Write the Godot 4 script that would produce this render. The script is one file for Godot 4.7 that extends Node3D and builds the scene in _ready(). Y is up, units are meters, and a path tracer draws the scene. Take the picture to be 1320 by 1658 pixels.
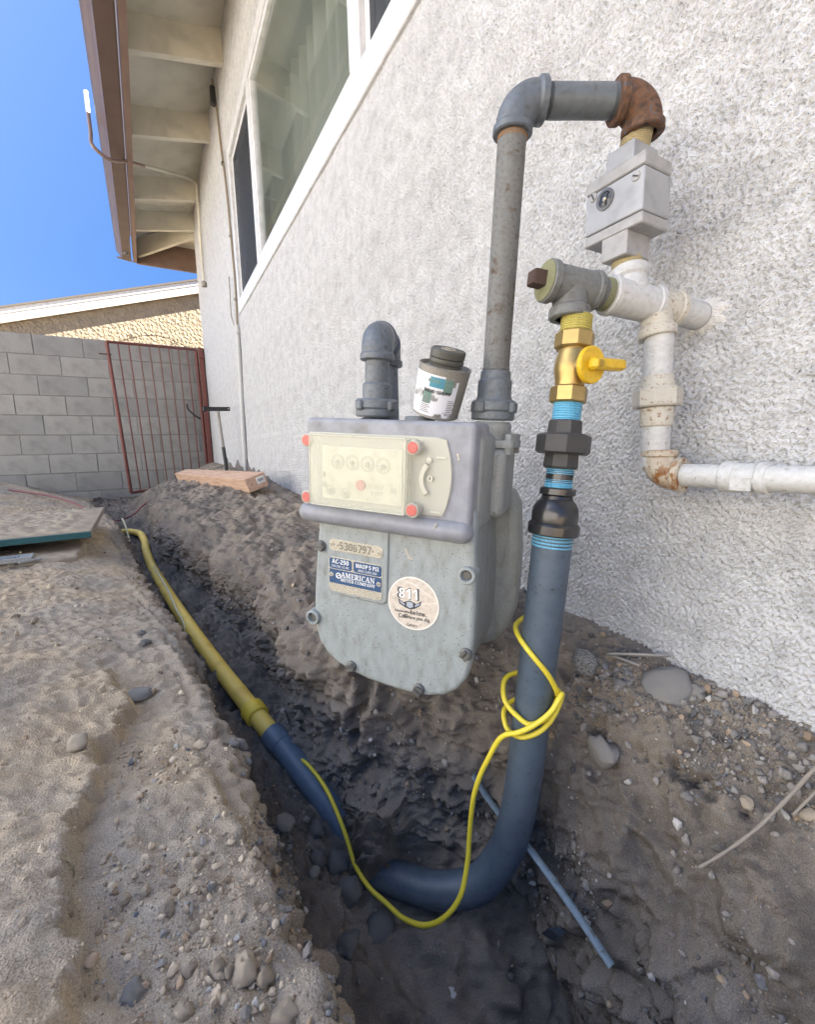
extends Node3D
# A gas meter set beside a stucco house with an open utility trench.
# y is up, metres; the house wall is the plane x = 0 and the trench runs along -z.

var rng := RandomNumberGenerator.new()
var used := {}
var M := {}


class MB:
	# collects triangles given counter-clockwise as seen from outside
	var st := SurfaceTool.new()
	var n := 0
	func _init() -> void:
		st.begin(Mesh.PRIMITIVE_TRIANGLES)
	func tri(a: Vector3, b: Vector3, c: Vector3, g := 0xFFFFFFFF, ua := Vector2.ZERO, ub := Vector2.ZERO, uc := Vector2.ZERO) -> void:
		if a.is_equal_approx(b) or b.is_equal_approx(c) or a.is_equal_approx(c):
			return
		st.set_smooth_group(g)
		st.set_uv(ua)
		st.add_vertex(a)
		st.set_uv(uc)
		st.add_vertex(c)
		st.set_uv(ub)
		st.add_vertex(b)
		n += 1
	func quad(a: Vector3, b: Vector3, c: Vector3, d: Vector3, g := 0xFFFFFFFF) -> void:
		tri(a, b, c, g)
		tri(a, c, d, g)
	func out4(a: Vector3, b: Vector3, c: Vector3, d: Vector3, centre: Vector3, g := 0xFFFFFFFF) -> void:
		var nn := (b - a).cross(c - a)
		if nn.length_squared() < 1e-16:
			nn = (c - a).cross(d - a)
		if nn.dot((a + b + c + d) * 0.25 - centre) >= 0.0:
			quad(a, b, c, d, g)
		else:
			quad(d, c, b, a, g)
	func done() -> ArrayMesh:
		st.generate_normals()
		return st.commit()

	# a body of revolution: profile of (radius, height) from low to high along axis
	func lathe(o: Vector3, axis: Vector3, prof: Array, segs := 24, flat := false, turn := 0.0) -> void:
		var nz := axis.normalized()
		var e1 := nz.cross(Vector3(0.21, 0.33, 0.92))
		if absf(nz.y) < 0.9:
			e1 = nz.cross(Vector3.UP)
		else:
			e1 = nz.cross(Vector3.BACK)
		e1 = e1.normalized()
		var e2 := nz.cross(e1)
		var g := 1
		for i in range(prof.size() - 1):
			var p: Vector2 = prof[i]
			var q: Vector2 = prof[i + 1]
			if i > 0:
				var pr: Vector2 = prof[i - 1]
				if absf((p - pr).angle_to(q - p)) > 0.5:
					g += 1
			for k in segs:
				var a := TAU * k / segs + turn
				var b := TAU * (k + 1) / segs + turn
				var da := e1 * cos(a) + e2 * sin(a)
				var db := e1 * cos(b) + e2 * sin(b)
				quad(o + nz * p.y + da * p.x, o + nz * p.y + db * p.x, o + nz * q.y + db * q.x, o + nz * q.y + da * q.x, 0xFFFFFFFF if flat else g)

	func tube(pts: Array, radius, segs := 16, caps := true, g := 1, squash := 1.0) -> void:
		var m := pts.size()
		var rings := []
		var t0: Vector3 = (pts[1] - pts[0]).normalized()
		var up := t0.cross(Vector3.UP if absf(t0.y) < 0.9 else Vector3.RIGHT).normalized()
		for i in m:
			var t: Vector3 = (pts[mini(i + 1, m - 1)] - pts[maxi(i - 1, 0)]).normalized()
			up = (up - t * up.dot(t)).normalized()
			var side := t.cross(up)
			var r: float = radius[i] if radius is Array else radius
			var ring := PackedVector3Array()
			for k in segs:
				var a := TAU * k / segs
				ring.append(pts[i] + up * (cos(a) * r) + side * (sin(a) * r * squash))
			rings.append(ring)
		for i in m - 1:
			for k in segs:
				var l := (k + 1) % segs
				quad(rings[i][k], rings[i][l], rings[i + 1][l], rings[i + 1][k], g)
		if caps:
			for k in segs:
				var l := (k + 1) % segs
				tri(pts[0], rings[0][l], rings[0][k])
				tri(pts[m - 1], rings[m - 1][k], rings[m - 1][l])

	func box(c: Vector3, size: Vector3, bev := 0.002, bs := Basis.IDENTITY) -> void:
		var h := size * 0.5
		bev = minf(bev, minf(h.x, minf(h.y, h.z)) * 0.9)
		var v := func(sx: int, sy: int, sz: int, ax: int) -> Vector3:
			var p := Vector3(sx * (h.x - bev), sy * (h.y - bev), sz * (h.z - bev))
			if ax == 0: p.x = sx * h.x
			if ax == 1: p.y = sy * h.y
			if ax == 2: p.z = sz * h.z
			return c + bs * p
		for s in [-1, 1]:
			out4(v.call(s, -1, -1, 0), v.call(s, 1, -1, 0), v.call(s, 1, 1, 0), v.call(s, -1, 1, 0), c)
			out4(v.call(-1, s, -1, 1), v.call(1, s, -1, 1), v.call(1, s, 1, 1), v.call(-1, s, 1, 1), c)
			out4(v.call(-1, -1, s, 2), v.call(1, -1, s, 2), v.call(1, 1, s, 2), v.call(-1, 1, s, 2), c)
			if bev > 0.0:
				for t in [-1, 1]:
					out4(v.call(s, t, -1, 0), v.call(s, t, 1, 0), v.call(s, t, 1, 1), v.call(s, t, -1, 1), c)
					out4(v.call(s, -1, t, 0), v.call(s, 1, t, 0), v.call(s, 1, t, 2), v.call(s, -1, t, 2), c)
					out4(v.call(-1, s, t, 1), v.call(1, s, t, 1), v.call(1, s, t, 2), v.call(-1, s, t, 2), c)
					for w in [-1, 1]:
						var a: Vector3 = v.call(s, t, w, 0)
						var b: Vector3 = v.call(s, t, w, 1)
						var d: Vector3 = v.call(s, t, w, 2)
						if (b - a).cross(d - a).dot(a - c) >= 0.0:
							tri(a, b, d)
						else:
							tri(a, d, b)

	# outline in the local xy plane, pushed from z0 (back) to z1 (front), with a rounded front edge
	func prism(poly: PackedVector2Array, z0: float, z1: float, bev := 0.0, tf := Transform3D.IDENTITY, back := true) -> void:
		if Geometry2D.is_polygon_clockwise(poly):
			poly = poly.duplicate()
			poly.reverse()
		var m := poly.size()
		var nrm := []
		for i in m:
			var a := poly[(i + m - 1) % m]
			var b := poly[i]
			var c := poly[(i + 1) % m]
			var n1 := Vector2((b - a).y, -(b - a).x).normalized()
			var n2 := Vector2((c - b).y, -(c - b).x).normalized()
			var s := (n1 + n2)
			s = s / maxf(0.5, s.dot(n1))
			nrm.append(s)
		var levels := [[z0, 0.0], [z1 - bev, 0.0]]
		if bev > 0.0:
			levels.append([z1 - bev * 0.62, bev * 0.08])
			levels.append([z1 - bev * 0.29, bev * 0.29])
			levels.append([z1 - bev * 0.08, bev * 0.62])
			levels.append([z1, bev])
		var rings := []
		for lv in levels:
			var ring := PackedVector3Array()
			for i in m:
				var p: Vector2 = poly[i] - nrm[i] * lv[1]
				ring.append(tf * Vector3(p.x, p.y, lv[0]))
			rings.append(ring)
		for j in rings.size() - 1:
			for i in m:
				var l := (i + 1) % m
				quad(rings[j][i], rings[j][l], rings[j + 1][l], rings[j + 1][i], 2)
		var flat2 := PackedVector2Array()
		for i in m:
			flat2.append(poly[i] - nrm[i] * levels[-1][1])
		var idx := Geometry2D.triangulate_polygon(flat2)
		var top: PackedVector3Array = rings[-1]
		var bot: PackedVector3Array = rings[0]
		for i in range(0, idx.size(), 3):
			var a := idx[i]
			var b := idx[i + 1]
			var c := idx[i + 2]
			if (flat2[b] - flat2[a]).cross(flat2[c] - flat2[a]) < 0.0:
				var sw := b
				b = c
				c = sw
			tri(top[a], top[b], top[c], 3)
			if back:
				tri(bot[a], bot[c], bot[b], 4)


static func V(x: float, y: float, z: float) -> Vector3:
	return Vector3(x, y, z)


static func P2(arr: Array) -> PackedVector2Array:
	var r := PackedVector2Array()
	for i in range(0, arr.size(), 2):
		r.append(Vector2(arr[i], arr[i + 1]))
	return r


static func rrect(x0: float, y0: float, x1: float, y1: float, r: float, k := 5) -> PackedVector2Array:
	var o := PackedVector2Array()
	for q in [[x1 - r, y1 - r, 0.0], [x0 + r, y1 - r, 0.25], [x0 + r, y0 + r, 0.5], [x1 - r, y0 + r, 0.75]]:
		for i in k + 1:
			var a: float = TAU * (q[2] + 0.25 * i / k)
			o.append(Vector2(q[0] + cos(a) * r, q[1] + sin(a) * r))
	return o


static func disc(x: float, y: float, r: float, k := 28) -> PackedVector2Array:
	var o := PackedVector2Array()
	for i in k:
		o.append(Vector2(x + cos(TAU * i / k) * r, y + sin(TAU * i / k) * r))
	return o


# a smooth curve through the given points
static func curve(pts: Array, sub := 6) -> Array:
	var o := []
	var m := pts.size()
	for i in m - 1:
		var a: Vector3 = pts[maxi(i - 1, 0)]
		var b: Vector3 = pts[i]
		var c: Vector3 = pts[i + 1]
		var d: Vector3 = pts[mini(i + 2, m - 1)]
		var t1 := b.distance_to(c)
		var t0 := maxf(a.distance_to(b), 1e-4)
		var t2 := maxf(c.distance_to(d), 1e-4)
		for k in sub:
			o.append(b.cubic_interpolate_in_time(c, a, d, float(k) / sub, t1, -t0, t1 + t2))
	o.append(pts[m - 1])
	return o


func numbered(called: String) -> String:
	var k: int = used.get(called, 0)
	used[called] = k + 1
	return called if k == 0 else "%s_%03d" % [called, k]


func put(called: String, mesh: Mesh, material: Material, parent: Node3D = self) -> MeshInstance3D:
	var o := MeshInstance3D.new()
	o.mesh = mesh
	o.material_override = material
	if parent == self:
		o.name = numbered(called)
	else:
		var k := 0
		var nm := called
		while parent.has_node(NodePath(nm)):
			k += 1
			nm = "%s_%03d" % [called, k]
		o.name = nm
	parent.add_child(o, true)
	return o


func tag(o: Node, label: String, category: String, group := "") -> Node:
	o.set_meta("label", label)
	o.set_meta("category", category)
	if group:
		o.set_meta("group", group)
	return o


func thing(called: String, label: String, category: String, at := Vector3.ZERO, bs := Basis.IDENTITY, group := "") -> Node3D:
	var o := Node3D.new()
	o.name = numbered(called)
	add_child(o, true)
	o.transform = Transform3D(bs, at)
	tag(o, label, category, group)
	return o


func structure(o: Node) -> Node:
	o.set_meta("kind", "structure")
	return o


static func lin(r: float, g: float, b: float, a := 1.0) -> Color:
	var c := Color(r, g, b).linear_to_srgb()
	c.a = a
	return c


func ntex(sd: int, freq: float, oct: int, stops: Array, kind := FastNoiseLite.TYPE_SIMPLEX_SMOOTH, size := 512, fract := FastNoiseLite.FRACTAL_FBM) -> NoiseTexture2D:
	var nz := FastNoiseLite.new()
	nz.seed = sd
	nz.noise_type = kind
	nz.frequency = freq
	nz.fractal_type = fract
	nz.fractal_octaves = oct
	nz.cellular_return_type = FastNoiseLite.RETURN_DISTANCE
	var t := NoiseTexture2D.new()
	t.width = size
	t.height = size
	t.seamless = true
	t.seamless_blend_skirt = 0.15
	t.noise = nz
	if stops.size():
		var gr := Gradient.new()
		var off := PackedFloat32Array()
		var col := PackedColorArray()
		for s in stops:
			off.append(s[0])
			col.append(s[1])
		gr.offsets = off
		gr.colors = col
		t.color_ramp = gr
	return t


# a surface in real-world linear colours, mottled by noise in its own axes
func mat(c: Color, rough := 0.6, metal := 0.0, tex: Texture2D = null, scale := 4.0, bump: Texture2D = null, cm := 0.0, detail: Texture2D = null, dscale := 1.0) -> StandardMaterial3D:
	var m := StandardMaterial3D.new()
	m.albedo_color = c
	m.roughness = rough
	m.metallic = metal
	m.cull_mode = BaseMaterial3D.CULL_DISABLED
	if tex or bump:
		m.uv1_triplanar = true
		m.uv1_scale = Vector3.ONE * scale
	if tex:
		m.albedo_texture = tex
	if bump:
		m.heightmap_enabled = true
		m.heightmap_texture = bump
		m.heightmap_scale = cm
	if detail:
		m.detail_enabled = true
		m.detail_blend_mode = BaseMaterial3D.BLEND_MODE_MUL
		m.detail_albedo = detail
		m.detail_uv_layer = BaseMaterial3D.DETAIL_UV_2
		m.uv2_triplanar = true
		m.uv2_scale = Vector3.ONE * dscale
	return m


func words(s: String, h: float, at: Vector3, parent: Node3D, material: Material, bold := true, serif := false, squeeze := 1.0, turn := 0.0) -> MeshInstance3D:
	var t := TextMesh.new()
	var f := SystemFont.new()
	f.font_names = PackedStringArray(["Droid Serif" if serif else "Droid Sans"])
	f.font_weight = 700 if bold else 400
	t.font = f
	t.text = s
	t.font_size = 32
	t.pixel_size = h / 23.0
	t.depth = 0.0003
	t.curve_step = 2.0
	var o := put("lettering", t, material, parent)
	o.transform = Transform3D(Basis(Vector3.BACK, turn) * Basis.from_scale(Vector3(squeeze, 1, 1)), at)
	return o


# ---------------------------------------------------------------- the ground
# cross-sections of the yard, from far left over the bank, the trench and the right bank to the wall
const SECTIONS := [
	[60.0, [-60, 0, -6, 0, -3, 0, -1.7, 0, -1.05, 0, -0.72, 0, -0.57, 0, -0.5, 0, -0.42, 0, -0.34, 0, -0.15, 0, -0.06, 0, 0, 0, 0.12, 0, 60, 0]],
	[3.0, [-60, 0, -6, 0.03, -3, 0.05, -1.7, 0.04, -1.05, 0.02, -0.72, 0, -0.57, 0, -0.5, -0.02, -0.42, -0.05, -0.34, -0.03, -0.15, 0, -0.06, 0, 0, 0.02, 0.12, 0.02, 60, 0]],
	[0.9, [-60, 0, -6, 0.03, -3, 0.06, -1.7, 0.05, -1.05, 0.02, -0.7, 0, -0.565, -0.02, -0.53, -0.5, -0.42, -0.66, -0.25, -0.64, -0.16, -0.16, -0.06, -0.02, 0, 0.02, 0.12, 0.02, 60, 0]],
	[0.1, [-60, 0, -6, 0.03, -3, 0.06, -1.7, 0.05, -1.05, 0.02, -0.7, 0, -0.565, -0.02, -0.53, -0.5, -0.42, -0.66, -0.25, -0.64, -0.17, -0.16, -0.07, -0.03, 0, 0.025, 0.12, 0.02, 60, 0]],
	[-0.2, [-60, 0, -6, 0.03, -3, 0.06, -1.7, 0.05, -1.05, 0.02, -0.68, -0.005, -0.565, -0.03, -0.54, -0.42, -0.43, -0.58, -0.225, -0.55, -0.172, -0.165, -0.075, -0.03, 0, 0.033, 0.12, 0.02, 60, 0]],
	[-0.4, [-60, 0, -6, 0.03, -3, 0.06, -1.7, 0.06, -1.05, 0.03, -0.69, -0.005, -0.58, -0.03, -0.545, -0.28, -0.42, -0.36, -0.205, -0.33, -0.168, -0.09, -0.08, -0.005, 0, 0.05, 0.12, 0.04, 60, 0]],
	[-0.55, [-60, 0, -6, 0.03, -3, 0.06, -1.7, 0.06, -1.05, 0.035, -0.71, 0, -0.59, -0.02, -0.55, -0.24, -0.46, -0.295, -0.31, -0.265, -0.265, -0.05, -0.1, 0.02, 0, 0.06, 0.12, 0.05, 60, 0]],
	[-0.68, [-60, 0, -6, 0.04, -3, 0.07, -1.7, 0.07, -1.05, 0.04, -0.73, 0.01, -0.605, -0.01, -0.562, -0.215, -0.495, -0.25, -0.415, -0.235, -0.388, -0.002, -0.15, 0.04, 0, 0.065, 0.12, 0.05, 60, 0]],
	[-0.9, [-60, 0, -6, 0.04, -3, 0.08, -1.7, 0.08, -1.05, 0.045, -0.755, 0.02, -0.63, 0, -0.585, -0.18, -0.52, -0.205, -0.432, -0.19, -0.412, 0.012, -0.18, 0.06, 0, 0.07, 0.12, 0.06, 60, 0]],
	[-1.15, [-60, 0, -6, 0.05, -3, 0.09, -1.7, 0.09, -1.08, 0.05, -0.79, 0.03, -0.675, 0, -0.635, -0.15, -0.57, -0.175, -0.455, -0.158, -0.442, 0.018, -0.2, 0.08, 0, 0.08, 0.12, 0.07, 60, 0]],
	[-1.6, [-60, 0, -6, 0.05, -3, 0.11, -1.7, 0.11, -1.1, 0.06, -0.86, 0.04, -0.745, 0, -0.71, -0.12, -0.64, -0.15, -0.52, -0.135, -0.508, 0.022, -0.25, 0.1, 0, 0.1, 0.12, 0.08, 60, 0]],
	[-2.2, [-60, 0, -6, 0.05, -3, 0.15, -1.7, 0.15, -1.15, 0.08, -0.93, 0.05, -0.815, 0.01, -0.78, -0.12, -0.71, -0.145, -0.645, -0.13, -0.615, 0.02, -0.3, 0.13, 0, 0.125, 0.12, 0.1, 60, 0]],
	[-3.0, [-60, 0, -6, 0.05, -3, 0.22, -1.75, 0.21, -1.3, 0.12, -1.05, 0.05, -0.93, 0, -0.9, -0.12, -0.82, -0.14, -0.72, -0.13, -0.66, 0.03, -0.3, 0.15, 0, 0.165, 0.12, 0.12, 60, 0]],
	[-3.7, [-60, 0, -6, 0.05, -3, 0.28, -1.8, 0.26, -1.4, 0.13, -1.18, 0.05, -1.06, -0.02, -1.02, -0.13, -0.93, -0.15, -0.8, -0.13, -0.7, 0.02, -0.3, 0.16, 0, 0.19, 0.12, 0.12, 60, 0]],
	[-4.7, [-60, 0, -6, 0.05, -3, 0.25, -1.9, 0.2, -1.6, 0.08, -1.35, -0.02, -1.22, -0.07, -1.16, -0.14, -1.05, -0.16, -0.9, -0.14, -0.75, 0, -0.3, 0.16, 0, 0.19, 0.12, 0.12, 60, 0]],
	[-6.6, [-60, 0, -6, 0.05, -3, 0.1, -2, 0, -1.8, -0.08, -1.6, -0.14, -1.4, -0.18, -1.3, -0.19, -1.1, -0.2, -0.9, -0.18, -0.6, -0.05, -0.25, 0.1, 0, 0.2, 0.12, 0.12, 60, 0]],
	[-8.0, [-60, 0, -6, 0, -3, 0, -2, 0, -1.8, 0, -1.6, 0, -1.4, 0, -1.3, 0, -1.1, 0, -0.9, 0, -0.6, 0, -0.25, 0, 0, 0, 0.12, 0, 60, 0]],
	[-90.0, [-60, 0, -6, 0, -3, 0, -2, 0, -1.8, 0, -1.6, 0, -1.4, 0, -1.3, 0, -1.1, 0, -0.9, 0, -0.6, 0, -0.25, 0, 0, 0, 0.12, 0, 60, 0]],
]
const COLS := [3, 8, 44, 90, 80, 34, 78, 26, 26, 92, 44, 40, 2, 3]

var TP := PackedVector3Array()
var TN := PackedVector3Array()
var TZ := PackedFloat32Array()
var TC := 0


func section(z: float) -> PackedVector2Array:
	var k := 0
	while k < SECTIONS.size() - 2 and z < SECTIONS[k + 1][0]:
		k += 1
	var zb: float = SECTIONS[k][0]
	var zc: float = SECTIONS[k + 1][0]
	var t := clampf((z - zb) / (zc - zb), 0.0, 1.0)
	var a: Array = SECTIONS[maxi(k - 1, 0)][1]
	var b: Array = SECTIONS[k][1]
	var c: Array = SECTIONS[k + 1][1]
	var d: Array = SECTIONS[mini(k + 2, SECTIONS.size() - 1)][1]
	var za: float = SECTIONS[maxi(k - 1, 0)][0]
	var zd: float = SECTIONS[mini(k + 2, SECTIONS.size() - 1)][0]
	var o := PackedVector2Array()
	for i in 15:
		var vb := Vector2(b[2 * i], b[2 * i + 1])
		var vc := Vector2(c[2 * i], c[2 * i + 1])
		if k < 2 or k > SECTIONS.size() - 4:
			o.append(vb.lerp(vc, t))
		else:
			var va := Vector2(a[2 * i], a[2 * i + 1])
			var vd := Vector2(d[2 * i], d[2 * i + 1])
			o.append(vb.cubic_interpolate_in_time(vc, va, vd, t, zc - zb, za - zb, zd - zb))
	return o


func ground() -> void:
	var zs: Array[float] = [60.0, 30.0, 12.0, 5.0, 3.0, 2.0, 1.4, 1.0, 0.8, 0.66, 0.55, 0.46, 0.4]
	var z := 0.36
	while z > -6.75:
		zs.append(z)
		z -= 0.0043 * maxf(1.0, (absf(z) + 0.25) / 0.95)
	zs.append_array([-6.8, -7.2, -8.0, -12.0, -25.0, -90.0])
	var rows := zs.size()
	var n1 := FastNoiseLite.new()
	n1.seed = 3
	n1.frequency = 2.4
	n1.fractal_octaves = 3
	var n2 := FastNoiseLite.new()
	n2.seed = 11
	n2.frequency = 9.0
	n2.fractal_type = FastNoiseLite.FRACTAL_RIDGED
	n2.fractal_octaves = 4
	var n3 := FastNoiseLite.new()
	n3.seed = 21
	n3.frequency = 52.0
	n3.fractal_octaves = 4
	var n4 := FastNoiseLite.new()
	n4.seed = 5
	n4.noise_type = FastNoiseLite.TYPE_CELLULAR
	n4.frequency = 34.0
	n4.fractal_type = FastNoiseLite.FRACTAL_NONE
	n4.cellular_return_type = FastNoiseLite.RETURN_DISTANCE
	var base := PackedVector3Array()
	var cut := PackedFloat32Array()   # 0 on the dry banks, 1 on freshly dug faces
	var amp := PackedFloat32Array()
	for r in rows:
		var s := section(zs[r])
		for g in 14:
			var a := s[maxi(g - 1, 0)]
			var b := s[g]
			var c := s[g + 1]
			var d := s[mini(g + 2, 14)]
			var t1 := b.distance_to(c)
			var t0 := a.distance_to(b) + 1e-4
			var t2 := c.distance_to(d) + 1e-4
			var cnt: int = COLS[g] + (1 if g == 13 else 0)
			for k in cnt:
				var t: float = float(k) / COLS[g]
				var p := b.lerp(c, t)
				if g >= 3 and g <= 11:
					p = p.lerp(b.cubic_interpolate_in_time(c, a, d, t, t1, -t0, t1 + t2), 0.6)
				base.append(Vector3(p.x, p.y, zs[r]))
				var q: float = g + t
				cut.append(smoothstep(5.7, 6.5, q) * (1.0 - 0.35 * smoothstep(10.0, 11.5, q)))
				amp.append(smoothstep(1.6, 3.0, q) * (1.0 - smoothstep(12.0, 12.9, q)) * smoothstep(3.0, 0.8, zs[r]))
	TC = base.size() / rows
	var total := base.size()
	TP.resize(total)
	TN.resize(total)
	var grain := PackedFloat32Array()
	grain.resize(total)
	for r in rows:
		for c in TC:
			var i := r * TC + c
			var p := base[i]
			var m := amp[i]
			if m <= 0.0:
				TP[i] = p
				continue
			var dx := base[r * TC + mini(c + 1, TC - 1)] - base[r * TC + maxi(c - 1, 0)]
			var dz := base[mini(r + 1, rows - 1) * TC + c] - base[maxi(r - 1, 0) * TC + c]
			var nn := dx.cross(dz)
			nn = nn.normalized() if nn.length_squared() > 1e-18 else Vector3.UP
			if nn.y < -0.2:
				nn = -nn
			var w := cut[i]
			var coarse := n1.get_noise_3dv(p * (1.0 + 0.9 * w))
			var q2 := Vector3(p.x * (0.75 + 0.5 * w), p.y * 1.2, p.z * (1.0 + 0.3 * w))
			var ridge := n2.get_noise_3dv(q2)
			var f := n3.get_noise_3dv(p)
			var clod := n4.get_noise_3dv(p)
			var steep := w * smoothstep(0.75, 0.35, absf(nn.y))
			var dsp := coarse * (0.015 + 0.006 * w) + ridge * (0.0040 + 0.0055 * w) + f * (0.0050 + 0.006 * w)
			dsp += clampf(-clod - 0.35, 0.0, 0.5) * (0.005 + 0.021 * w) * smoothstep(-0.1, 0.35, coarse + 0.25 * f)
			if w > 0.3:
				var lump := n4.get_noise_3d(p.x * 0.5 + 3.0, p.y * 0.62, p.z * 0.42)
				dsp += w * 0.030 * clampf(-lump - 0.30, -0.1, 0.5) * smoothstep(-0.35, 0.3, ridge + coarse)
			# shovel scrapes down the cut faces, wind-laid layers across the dry bank
			if steep > 0.0:
				dsp += steep * 0.012 * n2.get_noise_3d(p.x * 1.6, p.y * 0.7 + p.z * 0.6, p.z * 2.1) * smoothstep(-0.25, 0.3, n1.get_noise_3d(p.x * 3.0, p.y * 3.0 + 5.0, p.z * 3.0))
			if w < 0.5:
				dsp += (0.5 - w) * 0.010 * n2.get_noise_2d(p.x * 0.5 + 0.25 * p.z + 4.0, p.z * 1.9 - 0.35 * p.x)
			if p.z < -0.2 and p.z > -0.95 and p.x < -0.58:
				# a crust on the left bank that ends in a broken ledge
				var edge := -0.722 + 0.05 * n1.get_noise_2d(p.z * 2.2, 3.0) + 0.012 * n2.get_noise_2d(p.z * 3.0, 8.0)
				var fade := smoothstep(-0.2, -0.32, p.z) * smoothstep(-0.95, -0.66, p.z)
				dsp += (smoothstep(edge + 0.006, edge - 0.006, p.x) * 0.024 - 0.012 * smoothstep(edge + 0.12, edge, p.x)) * fade
			elif p.x > -0.5 and p.z > -0.8:
				# slumped lumps on the right bank, a hollow and a crack beside the pit
				for b in [[-0.15, -0.22, -0.192, 0.045, 0.026], [-0.125, -0.115, -0.15, 0.038, 0.022], [-0.11, -0.03, -0.138, 0.03, 0.014], [-0.15, -0.16, -0.30, 0.04, 0.014], [-0.378, -0.285, -0.562, 0.034, 0.062], [-0.345, -0.25, -0.60, 0.055, 0.045]]:
					var e: float = p.distance_to(Vector3(b[0], b[1], b[2])) / b[3] + f * 0.5
					dsp += b[4] * smoothstep(1.2, 0.75, e)
				var hol := Vector3((p.x + 0.115) / 0.03, (p.y + 0.045) / 0.014, (p.z + 0.235) / 0.05).length() + f * 0.6
				dsp -= 0.028 * smoothstep(1.15, 0.5, hol)
				if p.y < 0.0:
					dsp -= 0.03 * smoothstep(0.012, 0.002, absf(p.z + 0.635 + 0.02 * n1.get_noise_2d(p.y * 6.0, 0.0))) * smoothstep(-0.23, -0.15, p.y)
			var near_wall := smoothstep(0.0, -0.05, p.x)
			TP[i] = p + nn * (dsp * m * (0.35 + 0.65 * near_wall))
			grain[i] = 0.5 + 0.5 * f
	var col := PackedColorArray()
	col.resize(total)
	var dry := Color(0.72, 0.585, 0.42)
	var dry2 := Color(0.60, 0.525, 0.425)
	var dug := Color(0.325, 0.288, 0.25)
	var dug2 := Color(0.225, 0.203, 0.182)
	for r in rows:
		for c in TC:
			var i := r * TC + c
			var dx := TP[r * TC + mini(c + 1, TC - 1)] - TP[r * TC + maxi(c - 1, 0)]
			var dz := TP[mini(r + 1, rows - 1) * TC + c] - TP[maxi(r - 1, 0) * TC + c]
			var nn := dx.cross(dz)
			nn = nn.normalized() if nn.length_squared() > 1e-18 else Vector3.UP
			TN[i] = -nn if (nn.y < 0.0 and amp[i] <= 0.0) else nn
			var p := TP[i]
			var patch := n1.get_noise_3d(p.x * 1.7 + 9.0, p.y * 1.7, p.z * 1.7)
			var k := clampf(cut[i] + patch * 0.35 * cut[i] * (1.0 - cut[i]) * 4.0, 0.0, 1.0)
			var a := dry.lerp(dry2, clampf(0.5 + patch * 1.6, 0.0, 1.0))
			var b := dug.lerp(dug2, clampf(0.5 + patch * 1.8, 0.0, 1.0))
			var cc := a.lerp(b, k)
			var gr := 0.86 + 0.28 * grain[i]
			col[i] = Color(cc.r * gr, cc.g * gr, cc.b * gr)
	var idx := PackedInt32Array()
	idx.resize((rows - 1) * (TC - 1) * 6)
	var w0 := 0
	for r in rows - 1:
		for c in TC - 1:
			var i := r * TC + c
			idx[w0] = i
			idx[w0 + 1] = i + TC
			idx[w0 + 2] = i + 1
			idx[w0 + 3] = i + 1
			idx[w0 + 4] = i + TC
			idx[w0 + 5] = i + TC + 1
			w0 += 6
	var arr := []
	arr.resize(Mesh.ARRAY_MAX)
	arr[Mesh.ARRAY_VERTEX] = TP
	arr[Mesh.ARRAY_NORMAL] = TN
	arr[Mesh.ARRAY_COLOR] = col
	arr[Mesh.ARRAY_INDEX] = idx
	var am := ArrayMesh.new()
	am.add_surface_from_arrays(Mesh.PRIMITIVE_TRIANGLES, arr)
	TZ = PackedFloat32Array(zs)
	structure(put("ground", am, M.soil))


# the ground point nearest to p, with its normal
func snap(p: Vector3) -> Array:
	var r0 := 0
	while r0 < TZ.size() - 1 and TZ[r0] > p.z + 0.02:
		r0 += 1
	var best := 1e9
	var at := 0
	var r := maxi(r0 - 1, 0)
	while r < TZ.size() and (TZ[r] > p.z - 0.02 or r <= r0 + 1):
		for c in range(0, TC):
			var d := TP[r * TC + c].distance_squared_to(p)
			if d < best:
				best = d
				at = r * TC + c
		r += 1
	return [TP[at], TN[at]]


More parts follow.
